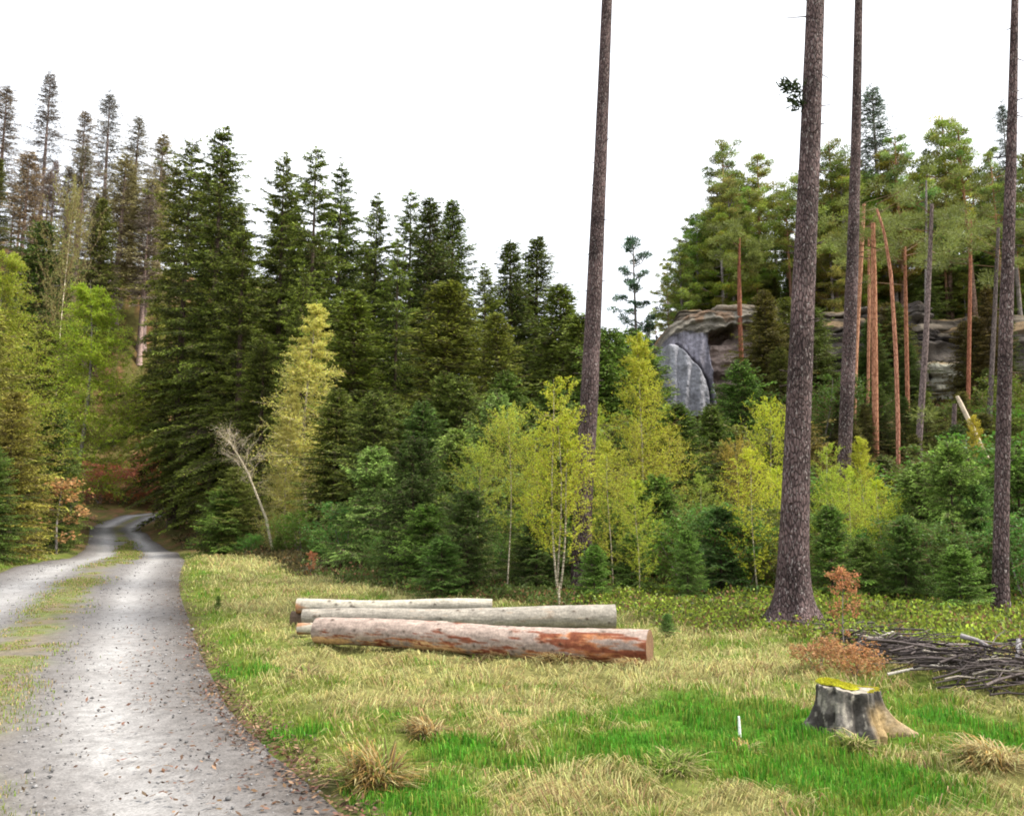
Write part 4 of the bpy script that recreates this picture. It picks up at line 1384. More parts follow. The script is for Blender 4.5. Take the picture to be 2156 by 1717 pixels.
relief('rock_face', 1388, 1640, 880, cl_top, 59.0, cl_depth, cl_col, 7.0, parent=cliff)
rock('rock_cap', [(A3(1452, 672, 60.5), (1.0, 1.2, .35), 64, TAN), (A3(1540, 662, 61), (1.6, 1.6, .35), 65, TAN), (A3(1610, 664, 61), (1.3, 1.4, .3), 66, TAN)], '', cliff, e=.45, rough=.5, strata=.2)
k = 0
for (px, py, Y, s, cl_, lb) in [
    (1765, 690, 61, (1.6, 1.6, .7), TAN, 'pale flat ledge between the two tall bare trunks'),
    (1760, 745, 60, (2.2, 1.8, 1.5), DARK, 'dark layered rock between the two tall bare trunks'),
    (1860, 720, 61, (2.4, 2, 2.2), DARK, 'dark rock behind the bright orange stems'),
    (1965, 700, 60, (1.9, 1.8, .7), TAN, 'tan topped rock with an orange tuft of grass, right of the orange stems'),
    (1975, 755, 60, (2.2, 1.8, 1.7), DARK, 'dark rock with deep horizontal cracks right of the grey brown trunk'),
    (1985, 812, 58, (1.5, 1.4, 1.1), ((.20, .19, .15), (.33, .32, .26)), 'rounded olive grey boulder below the cracked rock'),
    (2060, 705, 61, (1.8, 1.6, 1.0), DARK, 'dark overhang right of the cracked rock'),
    (2130, 700, 60, (1.9, 1.8, .8), TAN, 'pale ledge at the right edge of the picture'),
    (2120, 770, 59, (2.6, 2, 2.0), DARK, 'dark rock wall at the right edge of the picture'),
    (2060, 800, 59, (1.6, 1.6, 1.4), DARK, 'dark boulder behind the broken white trunk'),
    (1880, 800, 57.5, (1.7, 1.5, 1.2), DARK, 'brown shaded boulder at the foot of the orange stems'),
    (1690, 720, 61, (2.0, 1.6, 1.8), DARK, 'dark rock half hidden behind the thickest trunk'),
]:
    k += 1
    o = rock('rock_outcrop', [(A3(px, py, Y), s, 20 + k, cl_)], lb, None, e=.4, rough=.42, strata=.4)
    o['group'] = 'sandstone rocks'
for (px, py, s, lb) in [(60, 612, (2.0, 2, 1.1), 'dark boulder on the left hill slope near the picture edge'), (140, 612, (1.6, 1.5, .8), 'pinkish boulder on the left hill slope'),
                        (232, 650, (1.3, 1.3, .9), 'grey boulder on the slope between lime larch and dark stand'), (215, 600, (1.0, 1.0, .5), 'small flat boulder high on the left hill slope')]:
    x, y = ground_px(px, py)
    o = rock('boulder', [((x, y, gz(x, y) + s[2] * .35), s, 50 + px, ((.12, .09, .09), (.30, .25, .24)))], lb, None, e=.5, rough=.35, strata=.2)
    o['group'] = 'boulders on the left hill'


# ------------------------------------------------------------------ logs
def make_log(A, B, ra, rb, label, style, seed):
    A, B = np.asarray(A, float), np.asarray(B, float)
    L = np.linalg.norm(B - A)
    n, k = int(L * 60), 84
    t = np.linspace(0, 1, n)
    rng = np.random.default_rng(seed)
    mid = (A + B) / 2
    off = np.array([mid[0], mid[1], min(A[2] - ra, B[2] - rb)])
    P = A + (B - A) * t[:, None]
    P[:, 2] += .025 * np.sin(t * 5 + seed) * np.sin(t * math.pi)
    P[:, 1] += .02 * np.sin(t * 4 + seed)
    th = np.arange(k) / k * 6.283
    S = t[:, None] * L
    cx, cy = np.cos(th)[None], np.sin(th)[None]
    wob = 1 + .04 * fbm(S * 1.5 + 0 * cx, cx * 1.2 + seed, cy * 1.2, 3, seed) + .035 * fbm(S * 9 + 0 * cx, cx * 5, cy * 5, 3, seed + 3)
    R = ra + (rb - ra) * t
    V, Q = tube(P - off, R, k, wob=wob)
    up = (V.reshape(n, k, 3)[..., 2] - (P - off)[:, None, 2]) / R[:, None]
    n1 = fbm(S * 1.1 + 0 * cx, cx * 1.3, cy * 1.3 + seed, 4, seed + 7)
    n2 = fbm(S * 5 + 0 * cx, cx * 5, cy * 5, 4, seed + 8)
    n3 = fbm(S * 16 + 0 * cx, cx * 12, cy * 12, 3, seed + 6)
    if style == 'red':
        bark = np.array([.30, .235, .20]) * (1 + .35 * n2[..., None]) * (1 + .25 * n3[..., None])
        red, pale, rust = np.array([.17, .055, .03]), np.array([.50, .31, .16]), np.array([.36, .15, .065])
        pm = sm((n1 * .9 + n2 * 1.1 - up * .45 + (t[:, None] - .5) * .45 + .06) * 2.8)
        inner = sm((n2 + .1) * 3)[..., None]
        C = bark * (1 - pm[..., None]) + pm[..., None] * (red * inner + rust * (1 - inner))
        pl = sm((n1 - up * .75 + .35 * n3 - .62 + .1 * n2 + .16) * 7) * (t[:, None] < .75)
        C = C * (1 - pl[..., None]) + pale * pl[..., None]
    elif style == 'grey':
        C = np.array([.26, .235, .20]) * (1 + .35 * n2[..., None]) * (1 + .2 * n3[..., None])
        pm = sm((n2 - .25) * 4)[..., None]
        C = C * (1 - .5 * pm) + np.array([.25, .17, .11]) * .5 * pm
    elif style == 'pale':
        C = np.array([.36, .33, .27]) * (1 + .25 * n2[..., None])
        pm = sm((n1 * .8 + n2 * .5 + (0.07 - t[:, None]) * 5) * 2.0)[..., None]
        C = C * (1 - pm) + np.array([.33, .17, .09]) * pm
    else:
        C = np.array([.12, .085, .06]) * (1 + .4 * n2[..., None])
    # knots
    for i in range(int(L * 11)):
        a, s0 = rng.uniform(0, 6.28), rng.uniform(0, L)
        da = np.abs((th[None] - a + math.pi) % 6.283 - math.pi) * R[:, None]
        rr = rng.uniform(.010, .022)
        kn = np.exp(-((da / rr) ** 2 + ((S - s0) / (rr * 1.2)) ** 2))[..., None]
        C = C * (1 - .9 * kn) + np.array([.045, .03, .022]) * .9 * kn
        V = V + (norm(V - np.repeat(P - off, k, 0)) * (kn.reshape(-1, 1) * .010))
    mb = MB()
    mb.add(V, Q, 0, np.clip(C, .01, .9).reshape(-1, 3))
    root = bpy.data.objects.new('log', None)
    COL.objects.link(root)
    root.location = off
    link('bark', mb.build('bark', [M_logm], True), root)
    for idx, sgn in ((0, -1), (n - 1, 1)):
        ring = V.reshape(n, k, 3)[idx]
        c = (P - off)[idx]
        m = 14
        fr = np.linspace(1, 0, m)[:, None, None]
        VV = c + (ring - c)[None] * fr
        dv = norm(B - A) * sgn * .004
        VV = VV + dv * (1 - fr ** 6)
        rings = .5 + .5 * np.sin(fr[..., 0] * 46 + .5 * fbm(np.cos(th)[None] * 2, np.sin(th)[None] * 2, fr[..., 0] * 2, 2, seed))
        Ce = (np.array([.36, .24, .15]) * (1 - .25 * rings[..., None])) if style in ('pale', 'grey') else np.array([.2, .12, .07]) * (1 - .3 * rings[..., None])
        Ce = Ce * (1 - .5 * (fr > .93))
        i = np.arange(m - 1)[:, None] * k
        j = np.arange(k)[None]
        QQ = np.stack([i + j, i + (j + 1) % k, i + k + (j + 1) % k, i + k + j], -1).reshape(-1, 4)
        e = MB()
        e.add(VV.reshape(-1, 3), QQ, 0, np.broadcast_to(Ce, (m, k, 3)).reshape(-1, 3))
        link('cut_end', e.build('cut_end', [M_logm], True), root)
    tag(root, label, 'log', 'felled logs lying in the grass')


def gnd(x, y, r):
    return (x, y, gz(x, y) + r)


a, b = ground_px(666, 1366), ground_px(1371, 1412)
make_log(gnd(a[0], a[1] + .05, .17), gnd(b[0], b[1] + .08, .19), .165, .195, 'thick reddish log with peeling bark, front one of the pile', 'red', 1)
make_log((-3.05, 12.75, gz(-3.05, 12.75) + .15), (1.5, 12.75, gz(1.5, 12.75) + .22), .11, .18, 'grey barked log with a dark underside, second behind the reddish one', 'grey', 2)
make_log((-3.22, 13.1, gz(-3.2, 13.1) + .31), (-.3, 13.15, gz(-.3, 13.15) + .34), .11, .085, 'pale log with an orange left end, topmost at the back of the pile', 'pale', 3)
make_log((-3.32, 13.2, gz(-3.3, 13.2) + .115), (.9, 13.25, gz(.9, 13.25) + .13), .12, .12, 'dark weathered log lowest at the back of the pile', 'dark', 4)
make_log((-2.98, 12.2, gz(-2.98, 12.2) + .12), (-.9, 12.2, gz(-.9, 12.2) + .09), .08, .06, 'thin pale log squeezed between the reddish and the grey one', 'pale', 9)


# ------------------------------------------------------------------ stump
def build_stump():
    rng = np.random.default_rng(2)
    cx, cy = 2.46, 6.48
    z0 = gz(cx, cy)
    root = bpy.data.objects.new('tree_stump', None)
    COL.objects.link(root)
    root.location = (cx, cy, z0)
    n, k = 60, 160
    th = np.arange(k) / k * 6.283
    H = .37
    z = np.linspace(-.08, H, n)
    f = np.clip(z / H, 0, 1)[:, None]
    base = .245 + .03 * np.sin(th * 2 + .6) + .018 * np.sin(th * 5 + 1)
    base = base * (1 + .10 * np.abs(fbm(np.cos(th) * 3, np.sin(th) * 3, 0, 3, 7)))

    def lobe(a, w):
        d = np.abs((th - a + math.pi) % 6.283 - math.pi)
        return np.exp(-(d / w) ** 2)
    flare = .28 * lobe(-.2, .25) + .14 * lobe(-1.3, .3) + .16 * lobe(-2.0, .28) + .16 * lobe(3.0, .4) + .12 * lobe(1.5, .5) + .10 * lobe(-.8, .2)
    groove = -.05 * lobe(-2.35, .10) - .03 * lobe(-1.62, .08) - .03 * lobe(-1.0, .08)
    r = base[None] + flare[None] * (1 - f) ** 2.4 + groove[None] * (1 - .3 * f)
    fib = fbm(np.cos(th)[None] * 9 + 0 * f, np.sin(th)[None] * 9, z[:, None] * 1.5, 4, 5)
    r = r * (1 + .10 * fib) + .012 * np.abs(fbm(np.cos(th)[None] * 16 + 0 * f, np.sin(th)[None] * 16, z[:, None] * 5, 3, 25))
    r = r + .022 * np.clip(fbm(np.cos(th)[None] * 4 + 0 * f, np.sin(th)[None] * 4, z[:, None] * 9, 4, 28), -.6, .6)
    r[-3:] *= np.array([.995, .985, .965])[:, None]
    lefthalf = sm((-np.cos(th) - .05) * 1.5)[None]
    zz = z[:, None] + (.035 * lefthalf - .02 * fbm(np.cos(th)[None] * 3, np.sin(th)[None] * 3, 0, 3, 3)) * f
    X, Y = np.cos(th)[None] * r * 1.06 - .0, np.sin(th)[None] * r * .9
    V = np.stack([X, Y, zz], -1)
    n1 = fbm(X * 9, Y * 9, zz * 7, 4, 15)
    n2 = fbm(X * 22, Y * 22, zz * 12, 4, 16)
    dark, grey, pale, tan = np.array([.045, .040, .036]), np.array([.13, .118, .105]), np.array([.28, .255, .215]), np.array([.28, .20, .10])
    a1 = sm(n1 * 1.8 + .5)[..., None]
    C = dark * (1 - a1) + grey * a1
    a2 = sm((n2 + n1 * .9 - .16) * 6.0)[..., None]
    C = C * (1 - .8 * a2) + pale * .8 * a2
    a3 = (sm((np.cos(th + .3) - .45) * 3)[None] * sm((.85 - f) * 2) * (1 - .3 * a1[..., 0]))[..., None]
    C = C * (1 - a3) + tan * (1 + .4 * n2[..., None]) * a3
    i = np.arange(n - 1)[:, None] * k
    j = np.arange(k)[None]
    Q = np.stack([i + j, i + (j + 1) % k, i + k + (j + 1) % k, i + k + j], -1).reshape(-1, 4)
    mb = MB()
    mb.add(V.reshape(-1, 3), Q, 0, np.clip(C, .02, .9).reshape(-1, 3))
    link('bark', mb.build('bark', [M_stump], True), root)
    # cut top
    m = 24
    fr = np.linspace(1, 0, m)[:, None]
    T = V[-1][None] * np.stack([fr, fr, np.ones_like(fr)], -1)
    T[..., 2] = V[-1, :, 2][None] * fr + (1 - fr) * (H + .01) + .012 * fbm(T[..., 0] * 9, T[..., 1] * 9, 0, 3, 19) * (1 - fr) + 0
    nn = fbm(T[..., 0] * 10, T[..., 1] * 10, 0, 3, 22)
    Ct = np.array([.30, .27, .22]) * (1 + .4 * nn[..., None])
    i = np.arange(m - 1)[:, None] * k
    QQ = np.stack([i + j, i + (j + 1) % k, i + k + (j + 1) % k, i + k + j], -1).reshape(-1, 4)
    e = MB()
    e.add(T.reshape(-1, 3), QQ, 0, Ct.reshape(-1, 3))
    link('cut_top', e.build('cut_top', [M_stump], True), root)
    # moss cushion over the left and back of the top
    mo = MB()
    g = 70
    u = np.linspace(0, 1, g)
    aa = np.arange(90) / 90 * 6.283
    U, Aa = np.meshgrid(u, aa, indexing='ij')
    wob = 1 + .35 * fbm(np.cos(Aa) * 2.2, np.sin(Aa) * 2.2, 0, 4, 44)
    mx = -.085 + np.cos(Aa) * U * .165 * wob
    my = .03 + np.sin(Aa) * U * .17 * wob
    mz = H + .012 + .035 * np.sqrt(np.clip(1 - U ** 2, 0, 1)) * (1 + .6 * fbm(mx * 14, my * 14, 0, 3, 45)) + .035 * sm(-mx * 6)
    Cm = np.array([.30, .29, .02]) * (1 + .7 * fbm(mx * 30, my * 30, 0, 3, 46)[..., None])
    i = np.arange(g - 1)[:, None] * 90
    j = np.arange(90)[None]
    QQ = np.stack([i + j, i + (j + 1) % 90, i + 90 + (j + 1) % 90, i + 90 + j], -1).reshape(-1, 4)[:, ::-1]
    mo.add(np.stack([mx, my, mz], -1).reshape(-1, 3), QQ, 0, np.clip(Cm, .02, 1).reshape(-1, 3))
    pts = np.stack([mx, my, mz], -1)[5:].reshape(-1, 3)
    pk = pts[rng.integers(0, len(pts), 2600)]
    leaves(mo, pk, rng.normal(size=pk.shape) * .5 + np.array([0, 0, .7]), .014, .006, rng, 1, colvar(rng, len(pk), (.42, .40, .025), .45))
    # moss rim on the right lip
    a_ = rng.uniform(-.9, 1.3, 900)
    rim = np.stack([np.interp(a_ % 6.283, th, V[-1, :, 0]), np.interp(a_ % 6.283, th, V[-1, :, 1]), np.interp(a_ % 6.283, th, V[-1, :, 2])], -1)
    rim[:, :2] *= rng.uniform(.88, 1.0, (900, 1))
    leaves(mo, rim, rng.normal(size=rim.shape) * .5 + np.array([0, 0, .6]), .018, .009, rng, 1, colvar(rng, 900, (.46, .42, .05)))
    link('moss', mo.build('moss', [M_moss, M_grass], True), root)
    root.scale = (.80, .80, .78)
    tag(root, 'old grey tree stump with bright yellow moss on its top and spreading roots', 'tree stump')


build_stump()

# ------------------------------------------------------------------ sticks, pegs, brush
def stick(P, R, name, label, cat, mat, col, group=None, tw=0, seed=0):
    P = np.asarray(P, float)
    off = P[0].copy()
    mb = MB()
    add_tube(mb, P - off, R, 8, 0, col)
    rng = np.random.default_rng(seed)
    for i in range(tw):
        s = rng.uniform(.2, .95)
        q = np.array([np.interp(s * (len(P) - 1), np.arange(len(P)), (P - off)[:, k]) for k in range(3)])
        d = norm(rng.normal(size=3) * np.array([1, 1, .5]) + norm(P[-1] - P[0]) * .8) * rng.uniform(.15, .5)
        add_tube(mb, np.array([q, q + d * .5 + rng.normal(size=3) * .02, q + d]), [.008, .005, .003], 4, 0, col)
    o = link(name, mb.build(name, [mat], True))
    o.location = off
    tag(o, label, cat, group)


M_dry = attr_mat('dry_wood', .9, 40, .4, .4, .006)
a = at(2080, 968, 31)
b = at(2022, 848, 31)
stick([a - (b - a) * .25, a, (a + b) / 2, b, b + (b - a) * .12], [.09, .085, .085, .08, .06], 'dead_tree', 'broken pale trunk leaning left at the foot of the right rocks', 'tree trunk', M_dry, (.6, .5, .38))
g = ground_px(1558, 1562)
z = gz(*g)
stick([(g[0], g[1], z - .03), (g[0], g[1], z + .07), (g[0] - .002, g[1], z + .155)], [.012, .010, .008], 'peg', 'short white stick standing upright in the bright green grass', 'stick', M_dry, (.85, .84, .82))
g = (at(1177, 1240, 15.5)[0], 15.5)
z = gz(*g)
stick([(g[0], g[1], z - .05), (g[0], g[1], z + .25), (g[0] + .01, g[1], z + .45)], [.022, .02, .008], 'birch_stub', 'short broken white stem standing right behind the grey log', 'tree stub', M_bark_birch, (1, 1, 1))


def brush():
    rng = np.random.default_rng(12)
    ax = [ground_px(1760, 1345), ground_px(1880, 1385), ground_px(2010, 1435), ground_px(2156, 1455), ground_px(2330, 1480)]
    ax = np.array(ax)
    mb = MB()
    for i in range(230):
        s = rng.uniform(0, 4) ** 1.0
        c = np.array([np.interp(s, range(5), ax[:, 0]), np.interp(s, range(5), ax[:, 1])])
        wd = np.interp(s, range(5), [.12, .22, .38, .5, .5])
        c = c + rng.normal(size=2) * wd * np.array([.6, .8])
        hz = gz(*c) + abs(rng.normal()) * np.interp(s, range(5), [.03, .06, .11, .14, .14]) + .02
        ang = rng.normal() * .5 - .35 if rng.uniform() < .75 else rng.uniform(0, 3.14)
        L = rng.uniform(.35, 1.4)
        d = np.array([math.cos(ang), math.sin(ang), rng.normal() * .12])
        p0 = np.array([c[0], c[1], hz]) - d * L / 2
        t = np.linspace(0, 1, 6)[:, None]
        P = p0 + d * L * t + np.array([0, 0, 1]) * .05 * np.sin(t * 3.1) + rng.normal(size=(6, 3)) * .014
        P[:, 2] = np.maximum(P[:, 2], gz(*c) + .01)
        v = rng.uniform(.02, .12)
        col = np.array([v, v * .82, v * .78]) if rng.uniform() < .9 else np.array([.24, .21, .18])
        r0 = rng.uniform(.005, .016)
        add_tube(mb, P, np.linspace(r0, r0 * .4, 6), 5, 0, col)
        for q in range(3):
            m = P[rng.integers(1, 5)]
            dd = norm(d + rng.normal(size=3) * .6) * rng.uniform(.1, .3)
            add_tube(mb, np.array([m, m + dd]), [r0 * .5, .002], 3, 0, col, cap=False)
    o = link('brushwood', mb.build('brushwood', [M_dry], True))
    o['kind'] = 'stuff'
    tag(o, 'low heap of grey dead branches stretching right of the stump', 'brushwood')


brush()
G7 = 'larger branches on the brush heap'
for pts, lb, r0, col in [
    ([(2025, 1372, 9.6, .30), (2060, 1392, 9.5, .26), (2110, 1425, 9.4, .15)], 'thick grey branch sticking up out of the brush heap toward the left', .03, (.22, .2, .2)),
    ([(1795, 1335, 11.2, .1), (1900, 1372, 10.6, .14), (2060, 1412, 9.6, .2)], 'long pale pole lying along the left part of the brush heap', .02, (.42, .36, .33)),
    ([(1870, 1445, 9.0, .06), (1960, 1452, 9.0, .09), (2060, 1460, 9.0, .07)], 'straight pale stick poking out left at the lower edge of the heap', .016, (.5, .46, .4)),
    ([(2150, 1400, 9.0, .3), (2148, 1440, 8.9, .18), (2144, 1475, 8.8, .03)], 'short upright branch end at the right edge of the heap', .03, (.3, .28, .28)),
    ([(1930, 1335, 11.4, .08), (1880, 1342, 11.2, .16), (1850, 1352, 11.0, .14)], 'pale forked branch lying in the bilberries behind the heap', .02, (.5, .46, .4)),
]:
    P = []
    for px, py, Y, h in pts:
        p = at(px, py, Y)
        P.append((p[0], Y, gz(p[0], Y) + h))
    stick(P, np.linspace(r0, r0 * .5, len(P)), 'branch', lb, 'branch', M_dry, col, G7, tw=4, seed=int(r0 * 1e4))

tree('beech_0', 1768, 1195, 10.9, 'copper leaved beech sapling right of the thickest trunk', 'copper beeches by the stump', (1.1, .95, .9), .85)
tree('beechlow_0', 1722, 1345, 9.0, 'low copper leaved beech seedling just behind the stump, left', 'copper beeches by the stump', (.95, .95, .9), 1.1)
tree('beechlow_1', 1800, 1352, 9.1, 'low copper leaved beech seedling just behind the stump, right', 'copper beeches by the stump', (1.05, 1.0, .9), 1.2)
tree('beech_0', 655, 1160, 24, 'rusty beech seedling at the edge of the thicket left of the logs', None, (1.0, .7, .7), .8)


# ------------------------------------------------------------------ ground vegetation (stuff)
def scatter(n, rng, rmin, rmax, amin=-36, amax=36):
    r = np.exp(rng.uniform(math.log(rmin), math.log(rmax), n))
    a = np.radians(rng.uniform(amin, amax, n))
    return np.sin(a) * r, np.cos(a) * r, r


def blades(mb, x, y, z, h, w, lean, rng, col, mat=0, adir=None):
    n = len(x)
    a = rng.uniform(0, 6.28, n) if adir is None else adir
    dx, dy = np.cos(a), np.sin(a)
    b = rng.uniform(0, 6.28, n)
    sx, sy = np.cos(b) * w * .5, np.sin(b) * w * .5
    p0 = np.stack([x, y, z - .01], -1)
    p1 = np.stack([x + dx * lean * h * .35, y + dy * lean * h * .35, z + h * .6 * np.sqrt(np.clip(1 - (lean * .5) ** 2, .05, 1))], -1)
    p2 = np.stack([x + dx * lean * h, y + dy * lean * h, z + h * np.clip(1 - lean * .75, .08, 1)], -1)
    s = np.stack([sx, sy, 0 * sx], -1)
    V = np.stack([p0 - s, p0 + s, p1 + s * .8, p1 - s * .8, p2], 1).reshape(-1, 3)
    i = np.arange(n)[:, None] * 5
    C = np.repeat(col, 5, 0)
    k = mb.n
    mb.add(V, i + np.array([[0, 1, 2, 3]]), mat, C)
    mb.F.append(i + np.array([[3, 2, 4]]) + k)
    mb.M.append(np.full(n, mat, np.int32))


def build_grass():
    rng = np.random.default_rng(77)
    n = 520000
    x, y, r = scatter(n, rng, 2.6, 46)
    rd, side = road_dist(x, y)
    green, bright, forest, n1, n2 = zones(x, y, rd)
    clump = fbm(x * 5, y * 5, 0, 2, 88)
    keep = (rd > .02 + .12 * np.abs(n2)) & (rng.uniform(size=n) > forest * .88) & (rng.uniform(size=n) < .62 + .5 * clump + .35 * bright)
    # keep off stump
    keep &= ~(((x - 2.46) ** 2 + (y - 6.48) ** 2) < .21 ** 2)
    x, y, r, green, bright, n1, n2, rd, clump, forest = [a[keep] for a in (x, y, r, green, bright, n1, n2, rd, clump, forest)]
    n = len(x)
    z = hgt(x, y, rd)
    isg = rng.uniform(size=n) < np.clip(green * .85 + bright * .5, 0, 1)
    h = np.where(isg, rng.uniform(.035, .10, n) * (1 + .5 * bright), rng.uniform(.05, .20, n)) * (1 + .8 * clump) * (.58 + .02 * r)
    h *= np.where(rd < .3, .6, 1)
    h *= np.where((y > 9.9) & (y < 13.3) & (x > -3.1) & (x < 1.9) & (y > 10.4 - .3 * x - .8), .5, 1)
    w = np.where(isg, .0042, .0038) * (.55 + r * .17) * rng.uniform(.6, 1.4, n)
    lean = np.where(isg, rng.uniform(.1, .6, n), rng.uniform(.75, 1.32, n))
    cg = colvar(rng, n, (.19, .245, .04), .4, .2)
    cbr = colvar(rng, n, (.085, .24, .02), .45, .25)
    cs = colvar(rng, n, (.37, .345, .135), .45, .14)
    cbw = colvar(rng, n, (.30, .20, .10), .4, .14)
    C = np.where((rng.uniform(size=n) < .8 * bright)[:, None], cbr, cg)
    dead = np.where((rng.uniform(size=n) < np.clip(.18 + .5 * n1, .04, .6))[:, None], cbw, cs)
    C = np.where(isg[:, None], C, dead)
    mb = MB()
    field = 9 * fbm(x * .8, y * .8, 0, 2, 93) + 2.5 * fbm(x * 3.5, y * 3.5, 0, 2, 94)
    adir = field + rng.normal(size=n) * np.where(isg, 1.4, .55)
    blades(mb, x, y, z, h, w, lean, rng, C, adir=adir)
    o = link('grass', mb.build('grass', [M_grass]))
    o['kind'] = 'stuff'
    tag(o, 'matted straw coloured and fresh green grass of the clearing', 'grass')
    # grass of the strip along the road middle
    mb = MB()
    n = 60000
    i = rng.integers(12 * 2, 12 * 10, n)
    i = (12 * 2 + (12 * 8) * rng.uniform(size=n) ** 1.3).astype(int)
    seg = RC[i] + rng.uniform(size=(n, 1)) * (RC[np.minimum(i + 1, len(RC) - 1)] - RC[i])
    d = (2.15 + rng.normal(size=n) * .25) * seg[:, 2] / 4.6
    nn = _n[i]
    x, y = seg[:, 0] + nn[:, 0] * d, seg[:, 1] + nn[:, 1] * d
    q = fbm(x * .5, y * .5, 0, 3, 45) * 1.4 + .6 * fbm(x * 1.6, y * 1.6, 0, 4, 41)
    keep = q + .5 * fbm(x * 4, y * 4, 0, 2, 4) > -.08
    x, y = x[keep], y[keep]
    n = len(x)
    r = np.hypot(x, y)
    z = hbase(x, y) + .02
    C = np.where((rng.uniform(size=n) < .6)[:, None], colvar(rng, n, (.19, .25, .04), .3), colvar(rng, n, (.36, .27, .14), .3))
    blades(mb, x, y, z, rng.uniform(.010, .038, n) * (.8 + r * .05), .0035 * (.5 + r * .2), rng.uniform(.2, .9, n), rng, C)
    o = link('grass', mb.build('grass', [M_grass]))
    o['kind'] = 'stuff'
    tag(o, 'short grass and moss growing between the two wheel tracks', 'grass')


def build_undergrowth():
    rng = np.random.default_rng(78)
    n = 74000
    x, y, r = scatter(n, rng, 7, 62)
    rd, side = road_dist(x, y)
    green, bright, forest, n1, n2 = zones(x, y, rd)
    cl_ = fbm(x * 1.4, y * 1.4, 0, 3, 91)
    keep = (rd > 1.2) & (rng.uniform(size=n) < forest * 1.0) & (cl_ > -.28)
    keep &= ~((x > ground_px(1740, 1345)[0]) & (y < 9.7 + .0 * x) & (y > 8.3) & (x > 3.6) & (rng.uniform(size=n) < .75))
    x, y, r, n1, n2, cl_, rd = [a[keep] for a in (x, y, r, n1, n2, cl_, rd)]
    n = len(x)
    z0 = hgt(x, y, rd)
    per = 7
    hh = (.08 + .14 * sm(cl_ + .4)) * (1 + r * .022)
    hh = hh * np.where((np.hypot(x - 4.6, y - 13.0) < 1.4), .35, 1)
    idx = np.repeat(np.arange(n), per)
    sp = (.05 + .006 * r)[idx]
    P = np.stack([x[idx] + rng.normal(size=n * per) * sp, y[idx] + rng.normal(size=n * per) * sp, z0[idx] + hh[idx] * rng.uniform(.1, 1.05, n * per)], -1)
    near = (x > 1.2) & (y < 19)

    base = np.where(near[:, None] & (rng.uniform(size=n) < .75)[:, None], np.array([.22, .29, .035]), np.where((y > 24)[:, None], np.array([.075, .065, .025]), np.array([.09, .13, .03])))
    base = np.where((rng.uniform(size=n) < .12)[:, None], np.array([.22, .12, .06]), base)
    base = base * np.clip(1 + .35 * n2[:, None] + .25 * rng.normal(size=(n, 1)), .4, 1.8)
    C = np.clip(base[idx] * np.clip(1 + .25 * rng.normal(size=(n * per, 1)), .3, 2), .01, 1)
    mb = MB()
    leaves(mb, P, rng.normal(size=P.shape) + np.array([0, 0, .5]), (.012 + .0034 * r)[idx] * rng.uniform(.7, 1.3, n * per), (.008 + .0021 * r)[idx], rng, 0, C)
    ribbons(mb, np.stack([x, y, z0], -1), np.stack([x + rng.normal(size=n) * .04, y, z0 + hh], -1), .004 + .0004 * r, rng, 1, (.16, .12, .05))
    o = link('bilberry_cover', mb.build('bilberry_cover', [M_leaf, M_twig]))
    o['kind'] = 'stuff'
    tag(o, 'yellow green bilberry and low plants covering the forest floor', 'undergrowth')


